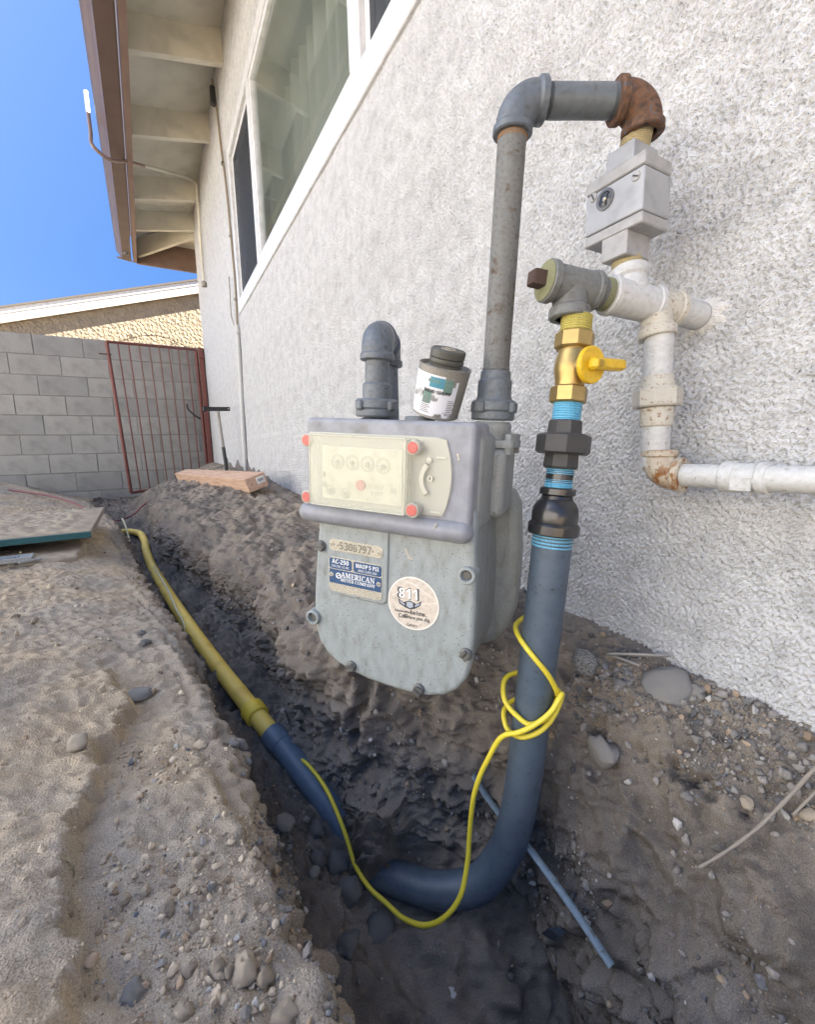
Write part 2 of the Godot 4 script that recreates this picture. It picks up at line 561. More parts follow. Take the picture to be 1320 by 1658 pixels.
# ---------------------------------------------------------------- the stucco wall
func stucco_sheet() -> ArrayMesh:
	var zs: Array[float] = []
	var z := 1.2
	while z > -6.5:
		zs.append(z)
		z -= 0.0023 * maxf(1.0, (absf(z + 0.25) - 0.1) / 0.75) if z < 0.12 else 0.03
	zs.append(-6.5)
	var ys: Array[float] = []
	var y := -0.5
	while y < 3.34:
		ys.append(y)
		if y < -0.02:
			y += 0.04
		else:
			y += 0.0023 * maxf(1.0, (y - 0.2) / 0.75)
	ys.append(3.34)
	var a := FastNoiseLite.new()
	a.seed = 7
	a.frequency = 1.0
	a.fractal_type = FastNoiseLite.FRACTAL_NONE
	var b := FastNoiseLite.new()
	b.seed = 8
	b.frequency = 1.0
	b.fractal_octaves = 2
	var nz := zs.size()
	var ny := ys.size()
	var P := PackedVector3Array()
	P.resize(nz * ny)
	for i in nz:
		for j in ny:
			var zz := zs[i]
			var yy := ys[j]
			var u := zz * 0.88 + yy * 0.47
			var v := yy * 0.88 - zz * 0.47
			var h := a.get_noise_2d(u * 176.0, v * 208.0) + 0.6 * a.get_noise_2d(v * 330.0 + 40.0, u * 320.0)
			h = 0.8 * smoothstep(-0.66, -0.12, h) + 0.2 * smoothstep(-0.3, 0.9, h)
			var x := -0.0048 * h - 0.003 * b.get_noise_2d(zz * 3.0, yy * 3.0)
			P[i * ny + j] = Vector3(x, yy, zz)
	var N := PackedVector3Array()
	N.resize(nz * ny)
	for i in nz:
		for j in ny:
			var dz := P[mini(i + 1, nz - 1) * ny + j] - P[maxi(i - 1, 0) * ny + j]
			var dy := P[i * ny + mini(j + 1, ny - 1)] - P[i * ny + maxi(j - 1, 0)]
			N[i * ny + j] = dz.cross(dy).normalized()
	if N[0].x > 0.0:
		for k in N.size():
			N[k] = -N[k]
	var idx := PackedInt32Array()
	for i in nz - 1:
		for j in ny - 1:
			if zs[i] < -0.54 and zs[i + 1] > -3.57 and ys[j] > 1.41 and ys[j + 1] < 2.46:
				continue
			var k := i * ny + j
			idx.append_array([k, k + ny, k + 1, k + 1, k + ny, k + ny + 1])
	var arr := []
	arr.resize(Mesh.ARRAY_MAX)
	arr[Mesh.ARRAY_VERTEX] = P
	arr[Mesh.ARRAY_NORMAL] = N
	arr[Mesh.ARRAY_INDEX] = idx
	var am := ArrayMesh.new()
	am.add_surface_from_arrays(Mesh.PRIMITIVE_TRIANGLES, arr)
	return am


# a slab with the four given corners on its under side, thickened by up
static func slab(m: MB, a: Vector3, b: Vector3, c: Vector3, d: Vector3, up: Vector3) -> void:
	var o := (a + b + c + d) * 0.25 + up * 0.5
	m.out4(a, b, c, d, o)
	m.out4(a + up, b + up, c + up, d + up, o)
	m.out4(a, b, b + up, a + up, o)
	m.out4(b, c, c + up, b + up, o)
	m.out4(c, d, d + up, c + up, o)
	m.out4(d, a, a + up, d + up, o)


# where the inner edge of the fascia runs, and how the eave rises along the house
static func eave_x(z: float) -> float:
	return -0.574 - 0.0255 * (-z - 3.6)


static func eave_y(z: float) -> float:
	return 0.03 * (-z - 4.8)


func house() -> void:
	var h := thing("house", "cream white stucco house with window and open eave on the right", "house")
	var wl := put("wall", stucco_sheet(), M.stucco, h)
	var m := MB.new()
	# the framing behind the stucco, left open where the window is
	m.box(V(0.09, 0.44, -2.65), V(0.16, 1.9, 7.69), 0.0)
	m.box(V(0.09, 2.92, -2.65), V(0.16, 0.86, 7.69), 0.0)
	m.box(V(0.09, 1.94, 0.34), V(0.16, 1.09, 1.7), 0.0)
	m.box(V(0.09, 1.94, -5.04), V(0.16, 1.09, 2.9), 0.0)
	m.box(V(4.2, 1.5, -6.42), V(8.04, 3.7, 0.15), 0.0)
	m.box(V(4.2, 1.5, 1.2), V(8.04, 3.7, 0.15), 0.0)
	m.box(V(8.2, 1.5, -2.6), V(0.15, 3.7, 7.8), 0.0)
	m.box(V(4.1, 3.0, -2.6), V(7.8, 0.08, 7.4), 0.0)
	put("wall", m.done(), M.plaster, h)
	# roof deck, seen from below as the soffit between the rafters
	m = MB.new()
	var ze := -7.12
	var a := V(eave_x(ze), 3.12 + eave_y(ze), ze)
	var b := V(eave_x(1.9), 3.12 + eave_y(1.9), 1.9)
	slab(m, a, b, V(0.0, 3.24 + eave_y(1.9), 1.9), V(0.0, 3.24 + eave_y(ze), ze), V(0, 0.018, 0))
	put("soffit", m.done(), M.eave, h)
	m = MB.new()
	slab(m, a + V(-0.06, 0.021, -0.05), b + V(-0.06, 0.021, 0), V(8.6, 5.0, 1.9), V(8.6, 5.0, ze - 0.05), V(0, 0.03, 0))
	put("roof", m.done(), M.shingle, h)
	# end eave, under the hip
	m = MB.new()
	slab(m, V(eave_x(ze) + 0.004, 3.10 + eave_y(ze), ze), V(4.0, 3.10 + eave_y(ze), ze), V(4.0, 3.13 + eave_y(ze), -6.5), V(0.0, 3.13 + eave_y(ze), -6.5), V(0, 0.01, 0))
	put("soffit", m.done(), M.eave, h)
	for z in [0.35, -0.65, -1.65, -2.63, -3.58, -4.48, -5.58, -6.36]:
		m = MB.new()
		var e: float = eave_x(z)
		var ey: float = eave_y(z)
		var w := V(0, 0, 0.045)
		slab(m, V(e, 2.905 + ey, z), V(0.0, 3.03 + ey, z), V(0.0, 3.238 + ey, z), V(e, 3.118 + ey, z), w)
		put("rafter", m.done(), M.eave, h)
	m = MB.new()
	slab(m, V(eave_x(ze) + 0.01, 2.87 + eave_y(ze), ze + 0.03), V(0.0, 3.03 + eave_y(-6.5), -6.52), V(0.0, 3.2 + eave_y(-6.5), -6.52), V(eave_x(ze) + 0.01, 3.1 + eave_y(ze), ze + 0.03), V(0.03, 0, -0.03))
	put("rafter", m.done(), M.eave, h).set_meta("label", "diagonal hip rafter at the corner of the eave")
	# fascia boards
	m = MB.new()
	var f0 := V(eave_x(1.9), 2.80 + eave_y(1.9), 1.9)
	var f1 := V(eave_x(ze), 2.80 + eave_y(ze), ze)
	slab(m, f0, f1, f1 + V(-0.042, 0, 0), f0 + V(-0.042, 0, 0), V(0, 0.33, 0))
	put("fascia", m.done(), M.brown, h)
	m = MB.new()
	slab(m, f1 + V(0.0, 0.0, 0.0), f1 + V(0.0, 0, -0.04), V(4.0, f1.y, ze - 0.04), V(4.0, f1.y, ze), V(0, 0.3, 0))
	put("fascia", m.done(), M.brown, h)
	# rain gutter: back, floor, ogee front and rolled lip, swept along the eave
	m = MB.new()
	var prof := [V(-0.062, 0.10, 0), V(-0.062, 0.0, 0), V(-0.158, 0.0, 0), V(-0.162, 0.012, 0), V(-0.168, 0.03, 0), V(-0.186, 0.055, 0), V(-0.205, 0.075, 0), V(-0.218, 0.095, 0), V(-0.222, 0.115, 0), V(-0.212, 0.118, 0)]
	for i in prof.size() - 1:
		var p: Vector3 = prof[i]
		var q: Vector3 = prof[i + 1]
		var o0 := V(eave_x(1.9), 2.815 + eave_y(1.9), 1.9)
		var o1 := V(eave_x(ze), 2.815 + eave_y(ze), ze)
		var o2 := o1.lerp(o0, 0.5)
		m.out4(o0 + p, o1 + p, o1 + q, o0 + q, o2 + V(-0.13, 0.09, 0), 1 if i > 2 else 0xFFFFFFFF)
		slab(m, o0 + p, o1 + p, o1 + q, o0 + q, (V(q.y - p.y, p.x - q.x, 0).normalized()) * 0.0015)
	var oe := V(eave_x(ze), 2.815 + eave_y(ze), ze)
	m.quad(oe + V(-0.062, 0.1, -0.001), oe + V(-0.062, 0, -0.001), oe + V(-0.158, 0, -0.001), oe + V(-0.22, 0.11, -0.001))
	var gt := put("gutter", m.done(), M.gutter, h)
	m = MB.new()
	m.lathe(oe + V(-0.11, 0.0, 0.28), V(0, -1, 0), [Vector2(0.026, -0.002), Vector2(0.026, 0.035), Vector2(0.02, 0.035), Vector2(0.02, -0.002)], 20)
	put("outlet", m.done(), M.steel, gt)
	m = MB.new()
	slab(m, oe + V(-0.22, 0.02, 0.03), oe + V(-0.22, 0.02, -0.03), oe + V(-0.05, -0.004, -0.03), oe + V(-0.05, -0.004, 0.03), V(0, 0.003, 0))
	put("end_cap", m.done(), M.brown, gt)
	window(h)


func window(h: Node3D) -> void:
	var win := MB.new()
	var z0 := -3.60
	var z1 := -0.50
	# outer vinyl frame with a stepped sill
	win.box(V(0.008, 1.425, (z0 + z1) / 2), V(0.044, 0.095, z1 - z0), 0.003)
	win.box(V(0.008, 2.455, (z0 + z1) / 2), V(0.044, 0.07, z1 - z0), 0.003)
	for z in [z0 + 0.03, z1 - 0.03]:
		win.box(V(0.008, 1.945, z), V(0.044, 0.945, 0.06), 0.003)
	win.box(V(0.012, 1.94, -2.82), V(0.05, 0.945, 0.062), 0.003)
	win.box(V(0.012, 1.94, -1.335), V(0.05, 0.945, 0.062), 0.003)
	var w := put("window", win.done(), M.vinyl, h)
	for s in [[-3.54, -2.851, 0.02], [-2.789, -1.366, 0.006], [-1.304, -0.56, 0.02]]:
		var m := MB.new()
		var c: float = (s[0] + s[1]) / 2
		var l: float = s[1] - s[0]
		m.box(V(s[2], 1.485, c), V(0.026, 0.035, l), 0.003)
		m.box(V(s[2], 2.405, c), V(0.026, 0.03, l), 0.003)
		m.box(V(s[2], 1.946, s[0] + 0.0155), V(0.026, 0.886, 0.031), 0.003)
		m.box(V(s[2], 1.946, s[1] - 0.0155), V(0.026, 0.886, 0.031), 0.003)
		put("sash", m.done(), M.vinyl, w)
		m = MB.new()
		m.box(V(s[2] + 0.004, 1.946, c), V(0.004, 0.89, l - 0.056), 0.0)
		put("pane", m.done(), M.glass, w)
		if l < 1.0:
			m = MB.new()
			m.quad(V(s[2] - 0.011, 1.5, s[0] + 0.028), V(s[2] - 0.011, 1.5, s[1] - 0.028), V(s[2] - 0.011, 2.39, s[1] - 0.028), V(s[2] - 0.011, 2.39, s[0] + 0.028))
			put("insect_screen", m.done(), M.screen, w)
	# curtains hung inside, in soft folds
	var cu := MB.new()
	var prev := []
	for i in 421:
		var t := i / 420.0
		var z := lerpf(-3.5, -0.55, t)
		var x := 0.25 + 0.034 * sin(t * 150.0 + 2.0 * sin(t * 23.0)) + 0.012 * sin(t * 61.0)
		var e := [V(x, 1.42, z), V(x + 0.004 * sin(t * 40.0), 2.5, z)]
		if prev.size():
			cu.quad(prev[0], e[0], e[1], prev[1], 1)
		prev = e
	put("curtain", cu.done(), M.curtain, w)


func neighbour() -> void:
	var h := thing("other_house", "tan stucco house behind the block wall with a white rake board", "house")
	var m := MB.new()
	var rk := func(x: float) -> float: return 3.32 + 0.298 * x
	var top := 4.4
	# gable wall
	m.prism(P2([-4.6, -0.3, 12.0, -0.3, 12.0, 3.0, top, rk.call(top) - 0.06, -4.6, rk.call(-4.6) - 0.06]), -0.25, 0.0, 0.0, Transform3D(Basis.IDENTITY, V(0, 0, -9.08)))
	put("wall", m.done(), M.tan_stucco, h)
	m = MB.new()
	slab(m, V(-5.0, rk.call(-5.0) - 0.2, -9.02), V(top, rk.call(top) - 0.2, -9.02), V(top, rk.call(top) - 0.2, -8.985), V(-5.0, rk.call(-5.0) - 0.2, -8.985), V(0, 0.13, 0))
	put("rake_board", m.done(), M.white_paint, h)
	m = MB.new()
	slab(m, V(-5.0, rk.call(-5.0) - 0.069, -9.02), V(top, rk.call(top) - 0.069, -9.02), V(top, rk.call(top) - 0.069, -8.975), V(-5.0, rk.call(-5.0) - 0.069, -8.975), V(0, 0.07, 0))
	put("drip_edge", m.done(), M.white_paint, h)
	m = MB.new()
	slab(m, V(-5.05, rk.call(-5.05), -14.0), V(top, rk.call(top), -14.0), V(top, rk.call(top), -8.955), V(-5.05, rk.call(-5.05), -8.955), V(0, 0.03, 0))
	slab(m, V(12.2, 2.2, -14.0), V(top, rk.call(top), -14.0), V(top, rk.call(top), -8.955), V(12.2, 2.2, -8.955), V(0, 0.03, 0))
	put("roof", m.done(), M.shingle, h)
	m = MB.new()
	slab(m, V(-5.0, rk.call(-5.0) - 0.075, -9.2), V(top, rk.call(top) - 0.075, -9.2), V(top, rk.call(top) - 0.075, -9.02), V(-5.0, rk.call(-5.0) - 0.075, -9.02), V(0, 0.02, 0))
	put("soffit", m.done(), M.white_paint, h)


func bounce_house() -> void:
	# house added out of view to the left to bounce sunlight into the yard
	var h := thing("other_house", "unseen white house added across the side yard to bounce sunlight onto the meter wall", "house")
	var m := MB.new()
	m.box(V(-8.6, 1.4, -1.0), V(6.0, 3.0, 17.0), 0.0)
	put("wall", m.done(), M.bounce_stucco, h)
	m = MB.new()
	slab(m, V(-5.3, 2.92, -9.8), V(-5.3, 2.92, 7.8), V(-9.0, 4.2, 7.8), V(-9.0, 4.2, -9.8), V(0, 0.05, 0))
	slab(m, V(-12.2, 2.92, -9.8), V(-12.2, 2.92, 7.8), V(-9.0, 4.2, 7.8), V(-9.0, 4.2, -9.8), V(0, 0.05, 0))
	put("roof", m.done(), M.shingle, h)


func block_wall() -> void:
	var h := thing("block_wall", "grey concrete block wall closing off the side yard", "wall")
	var m := MB.new()
	m.box(V(-2.6, 0.675, -6.7), V(6.36, 2.11, 0.178), 0.0)
	put("mortar", m.done(), M.mortar, h)
	var kinds := []
	for k in 3:
		var q := MB.new()
		q.box(Vector3.ZERO, V(0.463, 0.221, 0.19), 0.004)
		kinds.append(q.done())
	var q2 := MB.new()
	q2.box(Vector3.ZERO, V(0.225, 0.216, 0.19), 0.005)
	var half := q2.done()
	var mats := [M.block, M.block2, M.block3]
	for row in 9:
		var y := 1.63 - 0.228 * row
		var off := 0.0 if row % 2 == 0 else 0.235
		for c in 13:
			var x := 0.33 - off - 0.47 * c
			var o := put("block", kinds[c % 3], mats[rng.randi() % 3], h)
			o.position = V(x, y, -6.7 + rng.randf_range(-0.003, 0.003))
			o.rotation.z = rng.randf_range(-0.003, 0.003)
	# a plain footing under the last course
	m = MB.new()
	m.box(V(-2.6, -0.5, -6.69), V(6.4, 0.3, 0.3), 0.01)
	put("footing", m.done(), M.mortar, h)


func gate() -> void:
	var h := thing("metal_gate", "rusty red metal bar gate standing open against the block wall", "gate")
	var tl := V(-1.046, 1.641, -6.2)
	var bl := V(-0.978, -0.105, -6.2)
	var tr := V(-0.10, 1.69, -6.49)
	var br := V(-0.085, -0.02, -6.49)
	var m := MB.new()
	m.tube([tl, bl], 0.019, 4)
	m.tube([tr, br], 0.019, 4)
	m.tube([tl, tr], 0.016, 4)
	m.tube([bl, br], 0.016, 4)
	put("frame", m.done(), M.red_iron, h)
	for k in range(1, 9):
		m = MB.new()
		var t := k / 9.0
		m.tube([tl.lerp(tr, t), bl.lerp(br, t)], 0.0085, 6)
		put("bar", m.done(), M.red_iron2 if k > 2 and k < 8 else M.red_iron, h)
	# wire scrolls along the top
	m = MB.new()
	var pts := []
	for k in 41:
		var t := k / 40.0
		pts.append(tl.lerp(tr, 0.15 + 0.75 * t) + V(0, 0.018 + 0.105 * sin(PI * t), 0))
	m.tube(pts, 0.004, 5)
	for s in [0.25, 0.75]:
		var sp := []
		for k in 30:
			var a := k * 0.35
			sp.append(tl.lerp(tr, s) + V(cos(a) * 0.045 * (1.0 - k / 38.0), 0.06 + sin(a) * 0.045 * (1.0 - k / 38.0), 0.0))
		m.tube(sp, 0.0035, 5)
	put("scroll", m.done(), M.rust_dark, h)
	m = MB.new()
	m.tube(curve([V(-0.27, 0.98, -6.38), V(-0.262, 0.92, -6.36), V(-0.2, 0.85, -6.36), V(-0.13, 0.80, -6.40)]), 0.011, 8)
	put("handle", m.done(), M.black_iron, h)
	m = MB.new()
	m.box(V(-1.07, 1.50, -6.19), V(0.12, 0.012, 0.012), 0.002)
	put("latch", m.done(), M.rust_dark, h)
	var g := thing("gate_post", "dark red steel gate post beside the house corner", "post", V(-0.045, 0, -6.46))
	m = MB.new()
	m.box(V(0, 0.85, 0), V(0.055, 1.72, 0.06), 0.004)
	put("post", m.done(), M.red_iron, g)
	m = MB.new()
	m.box(V(0.034, 0.85, -0.005), V(0.014, 1.70, 0.05), 0.002)
	put("strike_plate", m.done(), M.black_iron, g)
	m = MB.new()
	m.box(V(0.0, 1.6, 0.03), V(0.06, 0.05, 0.05), 0.006)
	put("hinge", m.done(), M.red_iron, g)


# ---------------------------------------------------------------- pipework
static func ring(m: MB, o: Vector3, axis: Vector3, r: float, h0: float, h1: float, ch := 0.0015, segs := 28, flat := false, turn := 0.0) -> void:
	m.lathe(o, axis, [Vector2(r * 0.6, h0), Vector2(r - ch, h0), Vector2(r, h0 + ch), Vector2(r, h1 - ch), Vector2(r - ch, h1), Vector2(r * 0.6, h1)], segs, flat, turn)


static func knob(m: MB, o: Vector3, axis: Vector3, r: float, h0: float, h1: float, ch := 0.0015, segs := 28) -> void:
	m.lathe(o, axis, [Vector2(0.0, h0), Vector2(r - ch, h0), Vector2(r, h0 + ch), Vector2(r, h1 - ch), Vector2(r - ch, h1), Vector2(0.0, h1)], segs)


static func thread(m: MB, o: Vector3, axis: Vector3, r: float, h0: float, h1: float, pitch := 0.0022) -> void:
	var p := [Vector2(r * 0.6, h0)]
	var h := h0
	while h < h1:
		p.append(Vector2(r - 0.0013, h))
		p.append(Vector2(r, h + pitch * 0.35))
		p.append(Vector2(r, h + pitch * 0.55))
		h += pitch
	p.append(Vector2(r - 0.0013, h1))
	p.append(Vector2(r * 0.6, h1))
	m.lathe(o, axis, p, 32)


# a cast elbow round the corner c, from direction a to direction b (both pointing away from the corner)
static func elbow(m: MB, c: Vector3, a: Vector3, b: Vector3, r: float, rad: float, band: float, bw := 0.009) -> void:
	var pts := []
	for i in 13:
		var t := i / 12.0 * PI / 2
		pts.append(c + a * (rad * (1.0 - sin(t))) + b * (rad * (1.0 - cos(t))))
	var radii := []
	for i in 13:
		radii.append(r * (1.0 + 0.04 * sin(i / 12.0 * PI)))
	m.tube(pts, radii, 28, true)
	for d in [a, b]:
		m.lathe(c, d, [Vector2(r * 0.97, rad - 0.003), Vector2(band - 0.002, rad - 0.001), Vector2(band, rad + 0.001), Vector2(band, rad + bw - 0.0015), Vector2(band - 0.0015, rad + bw), Vector2(r * 0.74, rad + bw), Vector2(r * 0.72, rad + bw - 0.004)], 32)


static func capsule(m: MB, a: Vector3, b: Vector3, r: float, segs := 24) -> void:
	var l := a.distance_to(b)
	var p := []
	for i in 9:
		var t := i / 8.0 * PI / 2
		p.append(Vector2(r * sin(t), r * (1.0 - cos(t)) - 0.0))
	for i in 9:
		var t := PI / 2 - i / 8.0 * PI / 2
		p.append(Vector2(r * sin(t), l - r + r * cos(t)))
	m.lathe(a, b - a, p, segs)


func meter() -> void:
	var bs := Basis(V(0.584, -0.0727, 0.8085).normalized(), V(0.0193, 0.9969, 0.0757).normalized(), V(-0.8115, -0.0286, 0.5836).normalized()).orthonormalized()
	var g := thing("gas_meter", "grey diaphragm gas meter with yellowed index window, blue nameplate and round sticker", "gas meter", V(-0.4518, 0.4019, -0.5575), bs)
	var outline := P2([0.009, -0.10, 0.0075, -0.15, 0.0035, -0.19, 0.0, -0.24, -0.001, -0.275, 0.001, -0.297, 0.008, -0.316, 0.02, -0.331, 0.038, -0.3425, 0.062, -0.350, 0.09, -0.3545, 0.12, -0.3560, 0.15, -0.3555, 0.178, -0.352, 0.201, -0.344, 0.218, -0.330, 0.229, -0.311, 0.2335, -0.288, 0.2345, -0.26, 0.234, -0.22, 0.232, -0.18, 0.2285, -0.14, 0.226, -0.10])
	var m := MB.new()
	var inner := PackedVector2Array()
	for p in outline:
		inner.append(Vector2(0.117 + (p.x - 0.117) * 0.955, -0.22 + (p.y + 0.22) * 0.95))
	m.prism(inner, -0.140, -0.020)
	# upper casting behind the index cover, up to the pipe connections
	m.prism(rrect(0.012, -0.13, 0.228, -0.012, 0.012), -0.128, -0.02, 0.006)
	m.prism(rrect(0.178, -0.12, 0.243, -0.03, 0.01), -0.132, -0.075, 0.01)
	put("body", m.done(), M.meter_side, g)
	m = MB.new()
	m.prism(outline, -0.024, -0.010, 0.0055)
	var fp := put("front_plate", m.done(), M.meter_grey, g)
	m = MB.new()
	var rear := P2([0.02, -0.34, 0.0, -0.31, -0.006, -0.26, -0.004, -0.14, 0.01, -0.10, 0.22, -0.085, 0.242, -0.092, 0.252, -0.11, 0.2585, -0.17, 0.2605, -0.235, 0.258, -0.27, 0.250, -0.298, 0.232, -0.322, 0.20, -0.34, 0.12, -0.35, 0.06, -0.348])
	m.prism(rear, -0.168, -0.135, 0.012)
	put("rear_plate", m.done(), M.meter_side, g)
	# index cover with its rolled lower edge
	m = MB.new()
	m.prism(rrect(-0.0035, -0.132, 0.2245, 0.0, 0.007), -0.055, 0.0, 0.0055)
	capsule(m, V(-0.015, -0.1245, -0.004), V(0.2275, -0.1245, -0.004), 0.0135)
	put("index_cover", m.done(), M.lavender, g)
	for q in [[0.206, -0.0385, 0.3], [0.185, -0.1185, -0.4]]:
		m = MB.new()
		m.prism(P2([-0.0012, -0.004, 0.0016, -0.003, 0.0008, 0.0, 0.0018, 0.0035, -0.0012, 0.0042, -0.0004, 0.0]), 0.0, 0.0006, 0.0, Transform3D(Basis(Vector3.BACK, q[2]), V(q[0], q[1], 0.0004 if q[1] > -0.1 else 0.0088)))
		put("paint_chip", m.done(), M.bare_metal, g)
	# yellowed plastic index window
	m = MB.new()
	var base := PackedVector2Array()
	for p in [[0.150, -0.1085], [0.190, -0.1075]]:
		base.append(Vector2(p[0], p[1]))
	for i in 13:
		var t := -1.0 + i / 6.0
		base.append(Vector2(0.2005 - 0.0085 * t * t, -0.0635 + 0.0435 * t))
	base.append(Vector2(0.180, -0.0178))
	base.append(Vector2(0.006, -0.0178))
	base.append(Vector2(0.0045, -0.022))
	base.append(Vector2(0.0045, -0.1085))
	m.prism(base, 0.0006, 0.0038, 0.001)
	var win := put("index_window", m.done(), M.milky_base, g)
	m = MB.new()
	m.prism(rrect(0.0165, -0.1085, 0.1515, -0.0205, 0.002), 0.0165, 0.0185, 0.001)
	for s in [[0.0175, -0.0645, 0.002, 0.088], [0.1505, -0.0645, 0.002, 0.088]]:
		m.box(V(s[0], s[1], 0.0102), V(s[2], s[3], 0.0126), 0.0003)
	for s in [[0.084, -0.0213, 0.135, 0.0018], [0.084, -0.1077, 0.135, 0.0018]]:
		m.box(V(s[0], s[1], 0.0102), V(s[2] - 0.004, s[3], 0.0126), 0.0003)
	put("cover", m.done(), M.milky, win)
	m = MB.new()
	for s in [[0.0172, -0.0645, 0.0012, 0.087, 0.0192], [0.1495, -0.0645, 0.0016, 0.087, 0.0192]]:
		m.box(V(s[0], s[1], s[4]), V(s[2], s[3], 0.0012), 0.0004)
	m.box(V(0.0835, -0.0208, 0.0192), V(0.132, 0.0012, 0.0012), 0.0004)
	m.box(V(0.0835, -0.108, 0.0192), V(0.132, 0.0012, 0.0012), 0.0004)
	put("rim", m.done(), M.milky_rim, win)
	m = MB.new()
	m.prism(rrect(0.0265, -0.101, 0.1395, -0.0345, 0.002), 0.0045, 0.0055, 0.0004)
	var dial := put("dial_plate", m.done(), M.cream, g)
	for q in [[0.0505, -0.0535, 0.0095], [0.072, -0.0535, 0.0095], [0.0935, -0.0535, 0.0095], [0.115, -0.0545, 0.0095], [0.040, -0.090, 0.007], [0.0625, -0.0925, 0.007]]:
		m = MB.new()
		m.lathe(V(q[0], q[1], 0.0), V(0, 0, 1), [Vector2(q[2] - 0.0012, 0.0056), Vector2(q[2] - 0.0012, 0.0061), Vector2(q[2], 0.0061), Vector2(q[2], 0.0056)], 28)
		for k in 10:
			m.box(V(q[0] + cos(TAU * k / 10) * q[2] * 0.72, q[1] + sin(TAU * k / 10) * q[2] * 0.72, 0.0059), V(0.0012, 0.0012, 0.0006), 0.0)
		m.box(V(q[0] + 0.001, q[1] - q[2] * 0.3, 0.0072), V(0.0032, q[2] * 0.9, 0.0006), 0.0, Basis(Vector3.BACK, 0.5 + q[0] * 40.0))
		m.lathe(V(q[0], q[1], 0.0), V(0, 0, 1), [Vector2(0.0, 0.009), Vector2(0.0024, 0.0085), Vector2(0.0024, 0.0056)], 14)
		put("dial", m.done(), M.dial_ink, dial)
	for q in [[0.0285, -0.0705], [0.129, -0.083], [0.031, -0.0835]]:
		m = MB.new()
		knob(m, V(q[0], q[1], 0), V(0, 0, 1), 0.0036, 0.0054, 0.0075, 0.0006, 16)
		put("rivet", m.done(), M.dial_ink, dial)
	words("CUBIC", 0.0052, V(0.107, -0.0805, 0.0060), dial, M.dial_ink)
	words("FEET", 0.0052, V(0.107, -0.089, 0.0060), dial, M.dial_ink)
	m = MB.new()
	knob(m, V(0.0852, -0.080, 0), V(0, 0, 1), 0.0064, 0.0055, 0.0105, 0.001, 20)
	put("red_dot", m.done(), M.red_plastic, dial)
	for q in [[0.1574, -0.0301, 0.017], [0.1587, -0.1018, 0.017], [0.004, -0.0290, 0.008], [0.0025, -0.1028, 0.008]]:
		m = MB.new()
		ring(m, V(q[0], q[1], 0), V(0, 0, 1), 0.0088, 0.003, q[2], 0.001, 24)
		var cap := put("seal_socket", m.done(), M.milky_base, g)
		m = MB.new()
		knob(m, V(q[0], q[1], 0), V(0, 0, 1), 0.0068, q[2] - 0.004, q[2] + 0.0009, 0.001, 24)
		put("seal_plug", m.done(), M.red_plastic, cap)
	m = MB.new()
	var br := PackedVector2Array()
	for i in 9:
		var a := lerpf(-0.75, 0.75, i / 8.0)
		br.append(Vector2(0.190 - cos(a) * 0.0275, -0.066 + sin(a) * 0.0275))
	for i in 9:
		var a := lerpf(0.75, -0.75, i / 8.0)
		br.append(Vector2(0.190 - cos(a) * 0.0215, -0.066 + sin(a) * 0.0215))
	m.prism(br, 0.003, 0.0085, 0.001)
	put("bracket", m.done(), M.milky_rim, win)
	m = MB.new()
	m.lathe(V(0.1755, -0.0645, 0), V(0, 0, 1), [Vector2(0.0018, 0.0035), Vector2(0.0018, 0.006), Vector2(0.0038, 0.006), Vector2(0.0038, 0.0035)], 18)
	put("eyelet", m.done(), M.milky_rim, win)
	m = MB.new()
	m.lathe(V(0.1735, -0.044, 0), V(0, 0, 1), [Vector2(0.0, 0.0075), Vector2(0.0036, 0.0065), Vector2(0.0036, 0.0035)], 16)
	put("fastener", m.done(), M.milky_rim, win)
	m = MB.new()
	m.box(V(0.1875, -0.0405, 0.0045), V(0.011, 0.0022, 0.0018), 0.0004)
	put("rib", m.done(), M.milky_rim, win)
	m = MB.new()
	m.box(V(0.1835, -0.103, 0.0045), V(0.013, 0.0025, 0.0018), 0.0004)
	put("rib", m.done(), M.milky_rim, win)
	# raised nameplate panel
	m = MB.new()
	m.prism(rrect(0.0245, -0.2375, 0.1175, -0.125, 0.009), -0.0105, -0.0072, 0.0022)
	put("nameplate_panel", m.done(), M.meter_grey, g)
	m = MB.new()
	m.prism(rrect(0.0285, -0.1745, 0.1105, -0.1585, 0.006), -0.0073, -0.0064, 0.0004)
	var ser := put("serial_plate", m.done(), M.plate_metal, g)
	words("·5306797·", 0.0105, V(0.0695, -0.1666, -0.0062), ser, M.stamp, true, false, 0.88)
	m = MB.new()
	m.prism(rrect(0.0275, -0.2325, 0.1105, -0.1835, 0.006), -0.0073, -0.0066, 0.0004)
	var np := put("nameplate", m.done(), M.plate_metal, g)
	m = MB.new()
	m.prism(rrect(0.0288, -0.1995, 0.0642, -0.1849, 0.003), -0.0066, -0.0062, 0.0001)
	m.prism(rrect(0.0672, -0.1995, 0.1092, -0.1849, 0.003), -0.0066, -0.0062, 0.0001)
	m.prism(rrect(0.0288, -0.2205, 0.1092, -0.2007, 0.0004), -0.0066, -0.0062, 0.0001)
	put("blue_field", m.done(), M.blue_enamel, np)
	words("AC-250", 0.0062, V(0.0465, -0.1893, -0.0060), np, M.white_ink, true, false, 0.95)
	words("250 CFH 1/2 WC", 0.0030, V(0.0465, -0.1960, -0.0060), np, M.white_ink, false, false, 0.95)
	words("MAOP 5 PSI", 0.0056, V(0.088, -0.1898, -0.0060), np, M.white_ink, true, false, 0.82)
	words("ANSI CLASS 250", 0.0030, V(0.088, -0.1962, -0.0060), np, M.white_ink, false, false, 0.95)
	words("AMERICAN", 0.0072, V(0.0735, -0.2070, -0.0060), np, M.white_ink, true, true, 0.92)
